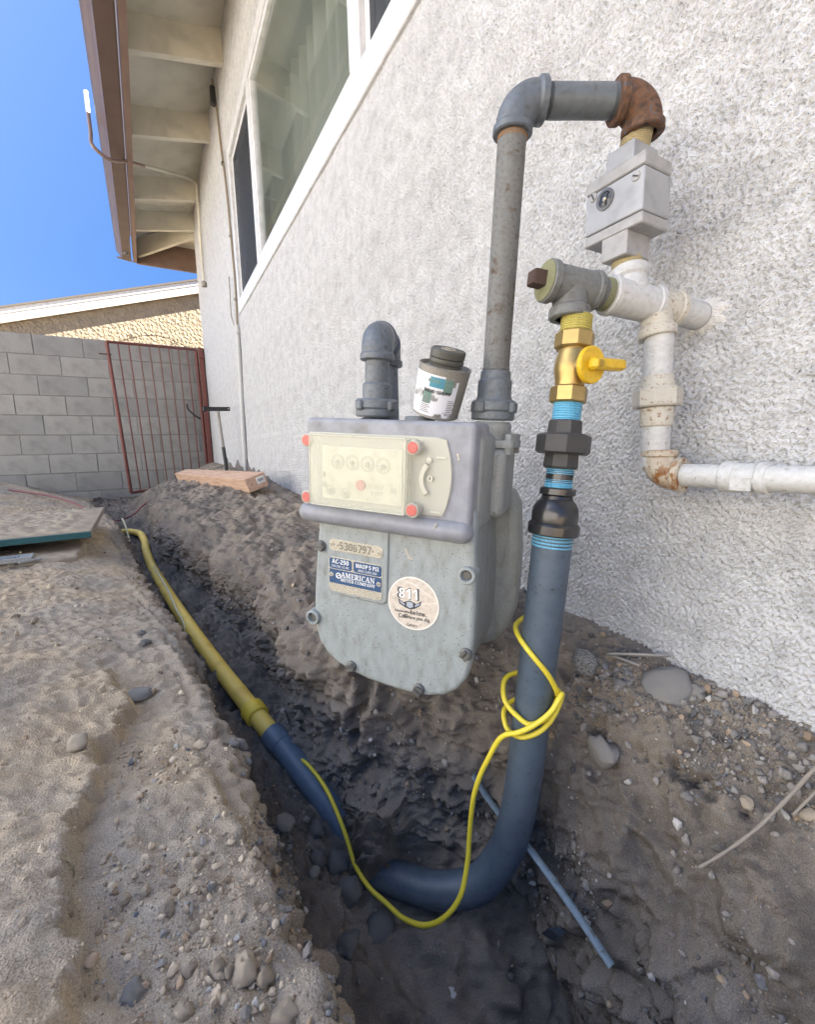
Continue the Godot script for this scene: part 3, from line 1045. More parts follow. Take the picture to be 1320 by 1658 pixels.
	words("METER COMPANY", 0.0040, V(0.0735, -0.2140, -0.0060), np, M.white_ink, true, true, 1.05)
	m = MB.new()
	m.lathe(V(0.0435, -0.2088, -0.0062), V(0, 0, 1), [Vector2(0.0028, 0.0), Vector2(0.0028, 0.0003), Vector2(0.0042, 0.0003), Vector2(0.0042, 0.0)], 24)
	m.box(V(0.0435, -0.2088, -0.0061), V(0.006, 0.0012, 0.0005), 0.0, Basis(Vector3.BACK, 0.6))
	put("emblem", m.done(), M.white_ink, np)
	for q in [[0.0335, -0.1655], [0.1055, -0.1672], [0.0325, -0.2085], [0.1055, -0.2095]]:
		m = MB.new()
		m.lathe(V(q[0], q[1], 0), V(0, 0, 1), [Vector2(0.0, -0.0066), Vector2(0.0012, -0.0066), Vector2(0.0014, -0.0052), Vector2(0.0030, -0.0054), Vector2(0.0034, -0.0066)], 18)
		put("rivet", m.done(), M.plate_metal, ser if q[1] > -0.18 else np)
	# round call-before-you-dig sticker
	m = MB.new()
	m.prism(disc(0.1535, -0.2275, 0.0357, 48), -0.0101, -0.0094, 0.0003)
	var stk := put("sticker", m.done(), M.sticker, g)
	m = MB.new()
	m.lathe(V(0.1535, -0.2275, 0), V(0, 0, 1), [Vector2(0.0338, -0.0094), Vector2(0.0338, -0.0092), Vector2(0.0354, -0.0092), Vector2(0.0354, -0.0094)], 48)
	for s in [[-0.02, 0.012, 0.6, 0.024], [0.012, 0.02, -0.5, 0.03], [0.02, 0.004, 0.25, 0.026], [-0.02, -0.01, -0.9, 0.022], [0.012, -0.022, 0.9, 0.02], [-0.004, 0.027, -0.2, 0.018]]:
		m.box(V(0.1535 + s[0], -0.2275 + s[1], -0.0094), V(s[3], 0.0007, 0.0003), 0.0, Basis(Vector3.BACK, s[2]))
	put("road_lines", m.done(), M.sticker_line, stk)
	words("811", 0.0158, V(0.1475, -0.2155, -0.0093), stk, M.ink, true, false, 0.95, 0.06)
	words("811", 0.0138, V(0.1475, -0.2155, -0.0091), stk, M.sticker_white, true, false, 0.93, 0.06)
	m = MB.new()
	var sh := P2([-0.0165, 0.0005, -0.009, -0.004, 0.0, -0.0005, 0.009, -0.004, 0.0165, 0.001, 0.0145, -0.0055, 0.007, -0.0105, 0.0, -0.0125, -0.007, -0.0105, -0.015, -0.0065])
	m.prism(sh, -0.0095, -0.0091, 0.0, Transform3D(Basis(Vector3.BACK, 0.06), V(0.149, -0.2235, 0)))
	put("shovel_outline", m.done(), M.ink, stk)
	m = MB.new()
	m.prism(P2([-0.0045, -0.0035, 0.0, -0.0018, 0.0045, -0.0035, 0.0045, -0.0085, 0.0, -0.0108, -0.0045, -0.0085]), -0.0093, -0.0089, 0.0, Transform3D(Basis(Vector3.BACK, 0.06), V(0.149, -0.2235, 0)))
	m.prism(P2([-0.0145, -0.0018, -0.0075, -0.0055, -0.0068, -0.0085, -0.0128, -0.0055]), -0.0093, -0.0089, 0.0, Transform3D(Basis(Vector3.BACK, 0.06), V(0.149, -0.2235, 0)))
	m.prism(P2([0.0145, -0.0015, 0.0132, -0.0048, 0.0068, -0.0085, 0.0075, -0.0055]), -0.0093, -0.0089, 0.0, Transform3D(Basis(Vector3.BACK, 0.06), V(0.149, -0.2235, 0)))
	put("shovel", m.done(), M.sticker_blue, stk)
	words("Know what's", 0.0034, V(0.1415, -0.2405, -0.0093), stk, M.ink, true, false, 0.92, 0.05)
	words("below.", 0.0056, V(0.1615, -0.2393, -0.0093), stk, M.ink, true, false, 0.92, 0.05)
	words("Call", 0.0056, V(0.1400, -0.2468, -0.0093), stk, M.ink, true, false, 0.92, 0.05)
	words("before you dig.", 0.0040, V(0.1600, -0.2463, -0.0093), stk, M.ink, true, false, 0.92, 0.05)
	words("Call 811", 0.0032, V(0.1535, -0.2573, -0.0093), stk, M.ink, true, false, 0.92, 0.03)
	# bolts, bosses and slotted screws round the rim
	for q in [[0.0132, -0.172, 0], [0.2268, -0.2775, 1.0], [0.0634, -0.3400, 0.5], [0.1667, -0.3440, -0.5]]:
		m = MB.new()
		knob(m, V(q[0], q[1], -0.010), V(0, 0, 1), 0.0078, -0.002, 0.0050, 0.0018, 20)
		for s in [-1, 1]:
			m.box(V(q[0], q[1], -0.0033) + Basis(Vector3.BACK, q[2]) * V(0, s * 0.0034, 0), V(0.0115, 0.004, 0.0022), 0.0004, Basis(Vector3.BACK, q[2]))
		put("screw", m.done(), M.screw, g)
	for q in [[0.2222, -0.1765], [0.0, -0.2795]]:
		m = MB.new()
		m.lathe(V(q[0], q[1], -0.012), V(0, 0, 1), [Vector2(0.0115, -0.01), Vector2(0.0108, 0.007), Vector2(0.0098, 0.0082), Vector2(0.0075, 0.0082), Vector2(0.0068, 0.0070), Vector2(0.0066, 0.0), Vector2(0, 0)], 24)
		var boss := put("boss", m.done(), M.meter_grey, g)
		m = MB.new()
		knob(m, V(q[0], q[1], -0.012), V(0, 0, 1), 0.0056, 0.0, 0.0042, 0.001, 18)
		m.box(V(q[0], q[1], -0.0075), V(0.0092, 0.0014, 0.001), 0.0, Basis(Vector3.BACK, 0.8))
		put("screw", m.done(), M.screw, boss)
	# scratched patch of bare paint on the front
	m = MB.new()
	m.prism(P2([0, 0.008, 0.003, 0.0095, 0.0055, 0.003, 0.009, -0.001, 0.013, -0.003, 0.012, -0.0045, 0.005, -0.0035, 0.0035, 0.002]), -0.0101, -0.0096, 0.0, Transform3D(Basis.IDENTITY, V(0.139, -0.1655, 0)))
	put("paint_chip", m.done(), M.bare_metal, g)
	# pipe connections on top
	m = MB.new()
	m.prism(rrect(0.1905, 0.078, 0.2505, 0.134, 0.008), -0.030, -0.0205, 0.0015, Transform3D(Basis(V(1, 0, 0), V(0, 0, -1), V(0, 1, 0)), Vector3.ZERO))
	m.lathe(V(0.2155, 0, -0.105), V(0, 1, 0), [Vector2(0.023, -0.03), Vector2(0.0245, -0.021), Vector2(0.0245, -0.002), Vector2(0.022, 0.002), Vector2(0.015, 0.002)], 32)
	for q in [[0.243, -0.124], [0.243, -0.086], [0.197, -0.086]]:
		m.lathe(V(q[0], 0, q[1]), V(0, 1, 0), [Vector2(0.0, -0.038), Vector2(0.0065, -0.038), Vector2(0.0065, -0.030)], 6, true)
		m.lathe(V(q[0], 0, q[1]), V(0, 1, 0), [Vector2(0.0065, -0.0205), Vector2(0.0065, -0.013), Vector2(0.0, -0.012)], 6, true)
	m.box(V(0.2185, -0.045, -0.1), V(0.01, 0.035, 0.066), 0.003)
	put("flange", m.done(), M.meter_side, g)
	m = MB.new()
	m.lathe(V(0.0436, 0, -0.105), V(0, 1, 0), [Vector2(0.026, -0.03), Vector2(0.026, 0.0), Vector2(0.018, 0.003)], 32)
	put("boss", m.done(), M.pipe_grey, g)
	m = MB.new()
	m.lathe(V(0.128, 0, -0.07), V(0, 1, 0), [Vector2(0.02, -0.02), Vector2(0.02, 0.004), Vector2(0.0185, 0.0055), Vector2(0, 0.0055)], 24)
	put("boss", m.done(), M.pipe_grey, g)
	for c in [0.2155, 0.0436]:
		m = MB.new()
		var r := 0.0275 if c > 0.1 else 0.0300
		ring(m, V(c, 0, -0.105), V(0, 1, 0), r, 0.0035, 0.0155, 0.002, 36)
		ring(m, V(c, 0, -0.105), V(0, 1, 0), r + 0.001, 0.0135, 0.029, 0.003, 36)
		for k in 4:
			var a := k * PI / 2 + 0.35
			m.box(V(c + cos(a) * (r + 0.001), 0.0195, -0.105 + sin(a) * (r + 0.001)), V(0.009, 0.0135, 0.012), 0.002, Basis(Vector3.UP, -a))
		put("swivel_nut", m.done(), M.pipe_grey, g)
	inlet(g.transform)
	outlet(g.transform)
	can(g.transform)


func inlet(tf: Transform3D) -> void:
	var w := (tf.basis.y).normalized()
	var c := tf * V(0.0436, 0, -0.105)
	var g := thing("meter_inlet_pipe", "short grey elbow and nipple on the left connection of the gas meter", "pipe", c)
	var m := MB.new()
	m.lathe(Vector3.ZERO, w, [Vector2(0.0215, 0.025), Vector2(0.0205, 0.03), Vector2(0.0205, 0.048), Vector2(0.0187, 0.051), Vector2(0.0172, 0.052), Vector2(0.0172, 0.095)], 32)
	put("nipple", m.done(), M.pipe_grey, g)
	var d := V(0.56, 0.0, -0.83).normalized()
	d = (d - w * d.dot(w)).normalized()
	m = MB.new()
	elbow(m, w * 0.117, -w, d, 0.0222, 0.026, 0.0246, 0.009)
	put("elbow", m.done(), M.pipe_grey2, g)
	m = MB.new()
	m.tube([w * 0.117 + d * 0.03, w * 0.117 + d * 0.09], 0.0167, 24)
	put("nipple", m.done(), M.pipe_grey, g)
	m = MB.new()
	elbow(m, w * 0.117 + d * 0.108, -d, V(0, -1, 0), 0.0215, 0.022, 0.0246, 0.009)
	put("elbow", m.done(), M.pipe_grey2, g)
	m = MB.new()
	m.tube([w * 0.117 + d * 0.108 + V(0, -0.022, 0), w * 0.117 + d * 0.108 + V(0, -0.62, 0)], 0.0167, 24)
	put("pipe", m.done(), M.pipe_grey, g)


func outlet(tf: Transform3D) -> void:
	var w := (tf.basis.y).normalized()
	var c := tf * V(0.2155, 0, -0.105)
	var g := thing("meter_outlet_pipe", "tall weathered grey riser pipe from the meter turning over to a rusty elbow", "pipe", c)
	var m := MB.new()
	m.lathe(Vector3.ZERO, w, [Vector2(0.024, 0.026), Vector2(0.0225, 0.031), Vector2(0.0215, 0.034), Vector2(0.0215, 0.052), Vector2(0.0192, 0.055), Vector2(0.0188, 0.064), Vector2(0.017, 0.065)], 16)
	put("coupling", m.done(), M.pipe_grey, g)
	m = MB.new()
	m.tube([w * 0.06, w * 0.2, w * 0.335], 0.0165, 32)
	m.lathe(Vector3.ZERO, w, [Vector2(0.0165, 0.0655), Vector2(0.0171, 0.066), Vector2(0.0171, 0.068), Vector2(0.0165, 0.0685)], 32)
	put("pipe", m.done(), M.pipe_weathered, g)
	var e1 := w * 0.358
	var e2 := V(-0.1, 0.747, -0.349) - c
	var h := (e2 - e1).normalized()
	m = MB.new()
	elbow(m, e1, -w, h, 0.0198, 0.026, 0.0226, 0.0085)
	put("elbow", m.done(), M.pipe_grey2, g)
	m = MB.new()
	thread(m, Vector3.ZERO, w, 0.0169, 0.318, 0.326, 0.0018)
	put("pipe_dope", m.done(), M.rust_orange, g)
	m = MB.new()
	thread(m, e1, h, 0.0164, 0.033, 0.041, 0.0018)
	m.tube([e1 + h * 0.04, e2 - h * 0.04], 0.0166, 32)
	thread(m, e2, -h, 0.0164, 0.033, 0.041, 0.0018)
	put("nipple", m.done(), M.pipe_slate, g)
	m = MB.new()
	elbow(m, e2, -h, V(0, -1, 0.0), 0.0200, 0.026, 0.0230, 0.009)
	put("elbow", m.done(), M.rust, g).set_meta("label", "brown rusted elbow above the square valve")


func seismic_valve() -> void:
	var c := V(-0.1, 0.64, -0.3652)
	var g := thing("seismic_valve", "square cast aluminium earthquake shutoff valve with round sight glass", "valve", c)
	var m := MB.new()
	m.box(V(0, 0.0015, 0), V(0.0512, 0.0455, 0.0764), 0.0012)
	put("body", m.done(), M.aluminium, g)
	m = MB.new()
	m.box(V(0, 0.0325, 0), V(0.0516, 0.0145, 0.0768), 0.0014)
	put("top_plate", m.done(), M.aluminium2, g)
	m = MB.new()
	m.box(V(0, -0.0285, 0), V(0.0516, 0.0125, 0.0768), 0.0014)
	put("bottom_plate", m.done(), M.aluminium2, g)
	m = MB.new()
	m.box(V(-0.001, 0.0495, 0.005), V(0.046, 0.021, 0.036), 0.0012)
	put("top_neck", m.done(), M.aluminium, g)
	m = MB.new()
	m.box(V(-0.002, -0.047, 0.003), V(0.0455, 0.027, 0.034), 0.0012)
	put("bottom_neck", m.done(), M.aluminium2, g)
	m = MB.new()
	m.lathe(V(-0.0256, 0.0105, -0.0105), V(-1, 0, 0), [Vector2(0.0118, -0.001), Vector2(0.0118, 0.0012), Vector2(0.0085, 0.0014), Vector2(0.0078, 0.0006)], 32)
	put("bezel", m.done(), M.bezel, g)
	m = MB.new()
	m.lathe(V(-0.0256, 0.0105, -0.0105), V(-1, 0, 0), [Vector2(0.0078, 0.0004), Vector2(0.006, 0.0011), Vector2(0.0, 0.0018)], 28)
	put("sight_glass", m.done(), M.dark_glass, g)
	m = MB.new()
	m.lathe(V(-0.0256, 0.0105, -0.0105), V(-1, 0, 0), [Vector2(0.0026, 0.001), Vector2(0.0022, 0.0024), Vector2(0.0, 0.003)], 16)
	put("indicator", m.done(), M.plate_metal, g)
	for q in [[0.0165, 0.0285, 0.5], [0.0205, -0.0275, 1.1]]:
		m = MB.new()
		knob(m, V(-0.0256, q[0], q[1]), V(-1, 0, 0), 0.0052, -0.001, 0.0013, 0.0006, 20)
		put("screw", m.done(), M.aluminium2, g)
		m = MB.new()
		m.box(V(-0.0271, q[0], q[1]), V(0.0006, 0.0016, 0.0078), 0.0, Basis(Vector3.RIGHT, q[2]))
		put("slot", m.done(), M.ink, g)
	m = MB.new()
	var e := V(-0.1, 0.747, -0.349) - c
	thread(m, V(-0.001, 0.058, 0.006), (e - V(-0.001, 0.058, 0.006)), 0.0166, 0.0, 0.03, 0.002)
	put("pipe_dope", m.done(), M.dope_cream, g)


func manifold() -> void:
	var a := V(-0.187, 0.5415, -0.371)
	var b := V(0.0, 0.518, -0.322)
	var g := thing("pipe_manifold", "row of grey and white pipe tees running out of the stucco wall", "pipe fitting", a)
	var d := (b - a).normalized()
	var dn := V(-0.04, -1, 0.01).normalized()
	var m := MB.new()
	m.tube([-d * 0.024, d * 0.026], 0.0205, 32)
	ring(m, Vector3.ZERO, d, 0.0232, -0.0335, -0.0235, 0.0015, 32)
	ring(m, Vector3.ZERO, d, 0.0226, 0.026, 0.034, 0.0015, 32)
	m.lathe(Vector3.ZERO, dn, [Vector2(0.0205, 0.0), Vector2(0.0198, 0.022), Vector2(0.0228, 0.025), Vector2(0.0232, 0.027), Vector2(0.0232, 0.035), Vector2(0.0215, 0.0365), Vector2(0.015, 0.0365)], 32)
	var t := put("tee", m.done(), M.tee_grey, g)
	m = MB.new()
	m.lathe(Vector3.ZERO, -d, [Vector2(0.0, 0.0365), Vector2(0.0165, 0.0362), Vector2(0.0188, 0.035), Vector2(0.0215, 0.0345), Vector2(0.021, 0.033)], 20)
	put("pipe_dope", m.done(), M.dope_olive, t)
	m = MB.new()
	m.lathe(Vector3.ZERO, -d, [Vector2(0.0105, 0.034), Vector2(0.0112, 0.036), Vector2(0.0112, 0.050), Vector2(0.0098, 0.0525), Vector2(0.0, 0.0528)], 4, true, 0.75)
	put("plug", m.done(), M.rust_dark, t)
	m = MB.new()
	thread(m, Vector3.ZERO, d, 0.0176, 0.033, 0.051, 0.0035)
	put("nipple", m.done(), M.tee_grey, g)
	m = MB.new()
	thread(m, Vector3.ZERO, d, 0.0185, 0.0425, 0.051, 0.003)
	put("pipe_dope", m.done(), M.dope_olive, g)
	# white tee that carries the square valve
	var c2 := d * 0.0865
	m = MB.new()
	m.tube([c2 - d * 0.028, c2 + d * 0.028], 0.0208, 32)
	ring(m, c2, d, 0.0228, -0.036, -0.027, 0.0015, 32)
	ring(m, c2, d, 0.0230, 0.026, 0.0345, 0.0015, 32)
	var up := (V(-0.1, 0.578, -0.361) - a - c2).normalized()
	m.lathe(c2, up, [Vector2(0.0205, 0.0), Vector2(0.0196, 0.024), Vector2(0.0225, 0.027), Vector2(0.0230, 0.029), Vector2(0.0230, 0.037), Vector2(0.0212, 0.0385), Vector2(0.015, 0.0385)], 32)
	put("tee", m.done(), M.white_pipe, g)
	m = MB.new()
	thread(m, c2, up, 0.0172, 0.036, 0.052, 0.0022)
	put("pipe_dope", m.done(), M.dope_cream, g)
	m = MB.new()
	thread(m, c2, d, 0.0185, 0.034, 0.045, 0.003)
	put("pipe_dope", m.done(), M.dope_olive2, g)
	# white tee that feeds the branch down the wall
	var c3 := V(-0.070, 0.527, -0.3395) - a
	m = MB.new()
	m.tube([c3 - d * 0.014, c3 + d * 0.03], 0.0195, 32)
	ring(m, c3, d, 0.0215, 0.024, 0.033, 0.0015, 32)
	m.lathe(c3, V(0, -1, 0.12).normalized(), [Vector2(0.0185, 0.0), Vector2(0.0182, 0.025), Vector2(0.0212, 0.028), Vector2(0.0218, 0.030), Vector2(0.0218, 0.038), Vector2(0.0205, 0.0395), Vector2(0.015, 0.0395)], 32)
	put("tee", m.done(), M.white_rusty, g)
	m = MB.new()
	m.tube([c3 + d * 0.025, b - a + d * 0.03], 0.0168, 28)
	put("wall_pipe", m.done(), M.white_pipe, g)
	m = MB.new()
	var pv := []
	for k in 40:
		var an := TAU * k / 40.0
		var r := 0.030 + 0.007 * sin(k * 0.9) * sin(k * 0.37 + 1.0) + 0.002 * sin(k * 2.7)
		pv.append([V(0.001, sin(an) * r * 0.9, cos(an) * r * 1.2), V(-0.005 - 0.002 * sin(k * 1.7), sin(an) * r * 0.72, cos(an) * r * 0.85), V(-0.008, sin(an) * 0.0166, cos(an) * 0.0166)])
	for k in 40:
		var l := (k + 1) % 40
		for j in 2:
			m.quad(b - a + pv[k][j], b - a + pv[l][j], b - a + pv[l][j + 1], b - a + pv[k][j + 1], 1)
	put("putty", m.done(), M.stucco_plain, g)


func branch() -> void:
	var g := thing("white_branch_pipe", "white painted branch pipe with rusty union and elbow along the wall", "pipe", V(-0.07, 0.5, -0.333))
	var m := MB.new()
	var dn := V(0, -1, 0.025).normalized()
	m.tube([V(0, -0.01, 0.0), V(0, -0.17, 0.004)], 0.0166, 32)
	put("pipe", m.done(), M.white_pipe, g)
	m = MB.new()
	m.lathe(Vector3.ZERO, dn, [Vector2(0.017, 0.058), Vector2(0.0185, 0.062), Vector2(0.0198, 0.072), Vector2(0.0198, 0.075), Vector2(0.017, 0.075)], 28)
	ring(m, Vector3.ZERO, dn, 0.0275, 0.0735, 0.0965, 0.0022, 8, true, 0.2)
	m.lathe(Vector3.ZERO, dn, [Vector2(0.017, 0.096), Vector2(0.0192, 0.0975), Vector2(0.0192, 0.113), Vector2(0.0185, 0.119), Vector2(0.0167, 0.121)], 28)
	put("union", m.done(), M.white_rusty, g)
	var c := V(0.002, -0.1805, 0.008)
	m = MB.new()
	elbow(m, c, V(0, 1, 0), V(0.06, 0, 1).normalized(), 0.0192, 0.0225, 0.0212, 0.0085)
	put("elbow", m.done(), M.white_rusty2, g)
	m = MB.new()
	m.tube([c + V(0.001, 0, 0.02), c + V(0.006, 0, 0.6)], 0.0138, 28)
	put("pipe", m.done(), M.white_pipe, g)
	m = MB.new()
	var h := V(0.01, 0, 1).normalized()
	var q := c + V(0.004, 0, 0.072)
	ring(m, q, h, 0.0175, 0.0, 0.016, 0.002, 28)
	ring(m, q, h, 0.0158, 0.0145, 0.034, 0.001, 28)
	ring(m, q, h, 0.0175, 0.034, 0.046, 0.002, 28)
	put("coupling", m.done(), M.white_pipe, g)
	m = MB.new()
	m.box(q + V(-0.0145, -0.006, 0.024), V(0.004, 0.016, 0.02), 0.001)
	put("coupling_lug", m.done(), M.white_pipe, g)


func shutoff_valve() -> void:
	var c := V(-0.1904, 0.448, -0.3633)
	var g := thing("shutoff_valve", "brass ball valve with a yellow handle under the grey tee", "valve", c)
	var ax := V(0.118, 0.99, 0.0).normalized()
	var m := MB.new()
	m.lathe(Vector3.ZERO, ax, [Vector2(0.015, -0.0408), Vector2(0.0195, -0.0405), Vector2(0.0212, -0.039), Vector2(0.0212, -0.0235), Vector2(0.0195, -0.0215), Vector2(0.0165, -0.021)], 8, true, 0.1)
	m.lathe(Vector3.ZERO, ax, [Vector2(0.0165, -0.022), Vector2(0.0172, -0.014), Vector2(0.0192, -0.006), Vector2(0.0196, 0.002), Vector2(0.0185, 0.01), Vector2(0.0168, 0.018), Vector2(0.0165, 0.022)], 32)
	m.lathe(Vector3.ZERO, ax, [Vector2(0.0165, 0.0205), Vector2(0.0205, 0.021), Vector2(0.0222, 0.023), Vector2(0.0222, 0.0385), Vector2(0.0205, 0.0402), Vector2(0.015, 0.0405)], 8, true, 0.1)
	var st := V(-0.02, -0.03, 1).normalized()
	m.lathe(Vector3.ZERO, st, [Vector2(0.0125, 0.0), Vector2(0.0125, 0.024), Vector2(0.010, 0.027)], 24)
	put("body", m.done(), M.brass, g)
	m = MB.new()
	m.lathe(st * 0.024, st, [Vector2(0.0, 0.0), Vector2(0.0195, 0.0), Vector2(0.0205, 0.0015), Vector2(0.0205, 0.0055), Vector2(0.0195, 0.0065), Vector2(0.0, 0.0068)], 36)
	var e := V(1, 0.02, 0.02).normalized()
	var up := st.cross(e).normalized()
	m.box(st * 0.036 + e * 0.016, V(0.052, 0.0125, 0.0125), 0.003, Basis(e, up, st))
	m.box(st * 0.0425 + e * 0.0265, V(0.026, 0.0088, 0.0012), 0.0005, Basis(e, up, st))
	put("handle", m.done(), M.yellow_plastic, g)
	m = MB.new()
	m.lathe(st * 0.042 + e * -0.001, st, [Vector2(0.0044, 0.0), Vector2(0.0044, 0.0009), Vector2(0.0, 0.0011)], 6, true)
	put("handle_screw", m.done(), M.yellow_dark, g)
	m = MB.new()
	thread(m, Vector3.ZERO, ax, 0.0176, 0.039, 0.059, 0.0026)
	put("pipe_dope", m.done(), M.dope_yellow, g)


func riser() -> void:
	var path := [V(-0.2086, 0.2510, -0.3679), V(-0.2102, 0.2314, -0.3683), V(-0.217, 0.1433, -0.3722), V(-0.2247, 0.0141, -0.38), V(-0.2300, -0.0894, -0.3875), V(-0.236, -0.148, -0.393), V(-0.251, -0.212, -0.404), V(-0.283, -0.263, -0.425), V(-0.329, -0.284, -0.465), V(-0.367, -0.289, -0.513), V(-0.397, -0.305, -0.567)]
	var o: Vector3 = path[0]
	var g := thing("gas_riser", "thick grey bent riser pipe rising from the trench with a black reducer and union", "pipe", o)
	var loc := []
	for p in path:
		loc.append(p - o)
	var m := MB.new()
	m.tube(curve(loc, 8), 0.0238, 36)
	put("pipe", m.done(), M.riser_grey, g)
	var ax := (V(-0.1950, 0.4, -0.3635) - o).normalized()
	m = MB.new()
	thread(m, Vector3.ZERO, ax, 0.0244, -0.016, 0.003, 0.0042)
	put("pipe_dope", m.done(), M.dope_blue, g)
	m = MB.new()
	m.lathe(Vector3.ZERO, ax, [Vector2(0.022, -0.0005), Vector2(0.0290, 0.0), Vector2(0.0306, 0.0015), Vector2(0.0306, 0.0115), Vector2(0.0290, 0.0140), Vector2(0.0272, 0.0155), Vector2(0.0277, 0.025), Vector2(0.0264, 0.033), Vector2(0.0230, 0.0395), Vector2(0.0190, 0.0435), Vector2(0.0182, 0.0475), Vector2(0.0200, 0.0485), Vector2(0.0213, 0.0495), Vector2(0.0213, 0.0560), Vector2(0.0202, 0.0572), Vector2(0.0150, 0.0572)], 40)
	put("reducer", m.done(), M.black_iron_wet, g)
	m = MB.new()
	thread(m, Vector3.ZERO, ax, 0.0166, 0.055, 0.066, 0.0022)
	put("pipe_dope", m.done(), M.dope_blue, g)
	m = MB.new()
	m.tube([ax * 0.062, ax * 0.078], 0.0160, 28)
	put("nipple", m.done(), M.black_iron_wet, g)
	m = MB.new()
	thread(m, Vector3.ZERO, ax, 0.0166, 0.0735, 0.0835, 0.0022)
	put("pipe_dope", m.done(), M.dope_blue, g)
	m = MB.new()
	m.lathe(Vector3.ZERO, ax, [Vector2(0.015, 0.080), Vector2(0.0195, 0.0805), Vector2(0.0212, 0.083), Vector2(0.0205, 0.098)], 8, true, 0.25)
	m.lathe(Vector3.ZERO, ax, [Vector2(0.02, 0.0975), Vector2(0.0280, 0.0975), Vector2(0.0315, 0.1), Vector2(0.0315, 0.119), Vector2(0.0285, 0.1215), Vector2(0.018, 0.1215)], 8, true, 0.05)
	m.lathe(Vector3.ZERO, ax, [Vector2(0.0215, 0.1210), Vector2(0.0208, 0.1235), Vector2(0.0200, 0.136), Vector2(0.0185, 0.1375), Vector2(0.015, 0.1378)], 8, true, 0.25)
	put("union", m.done(), M.union_iron, g)
	m = MB.new()
	thread(m, Vector3.ZERO, ax, 0.0168, 0.136, 0.158, 0.0028)
	put("pipe_dope", m.done(), M.dope_blue, g)


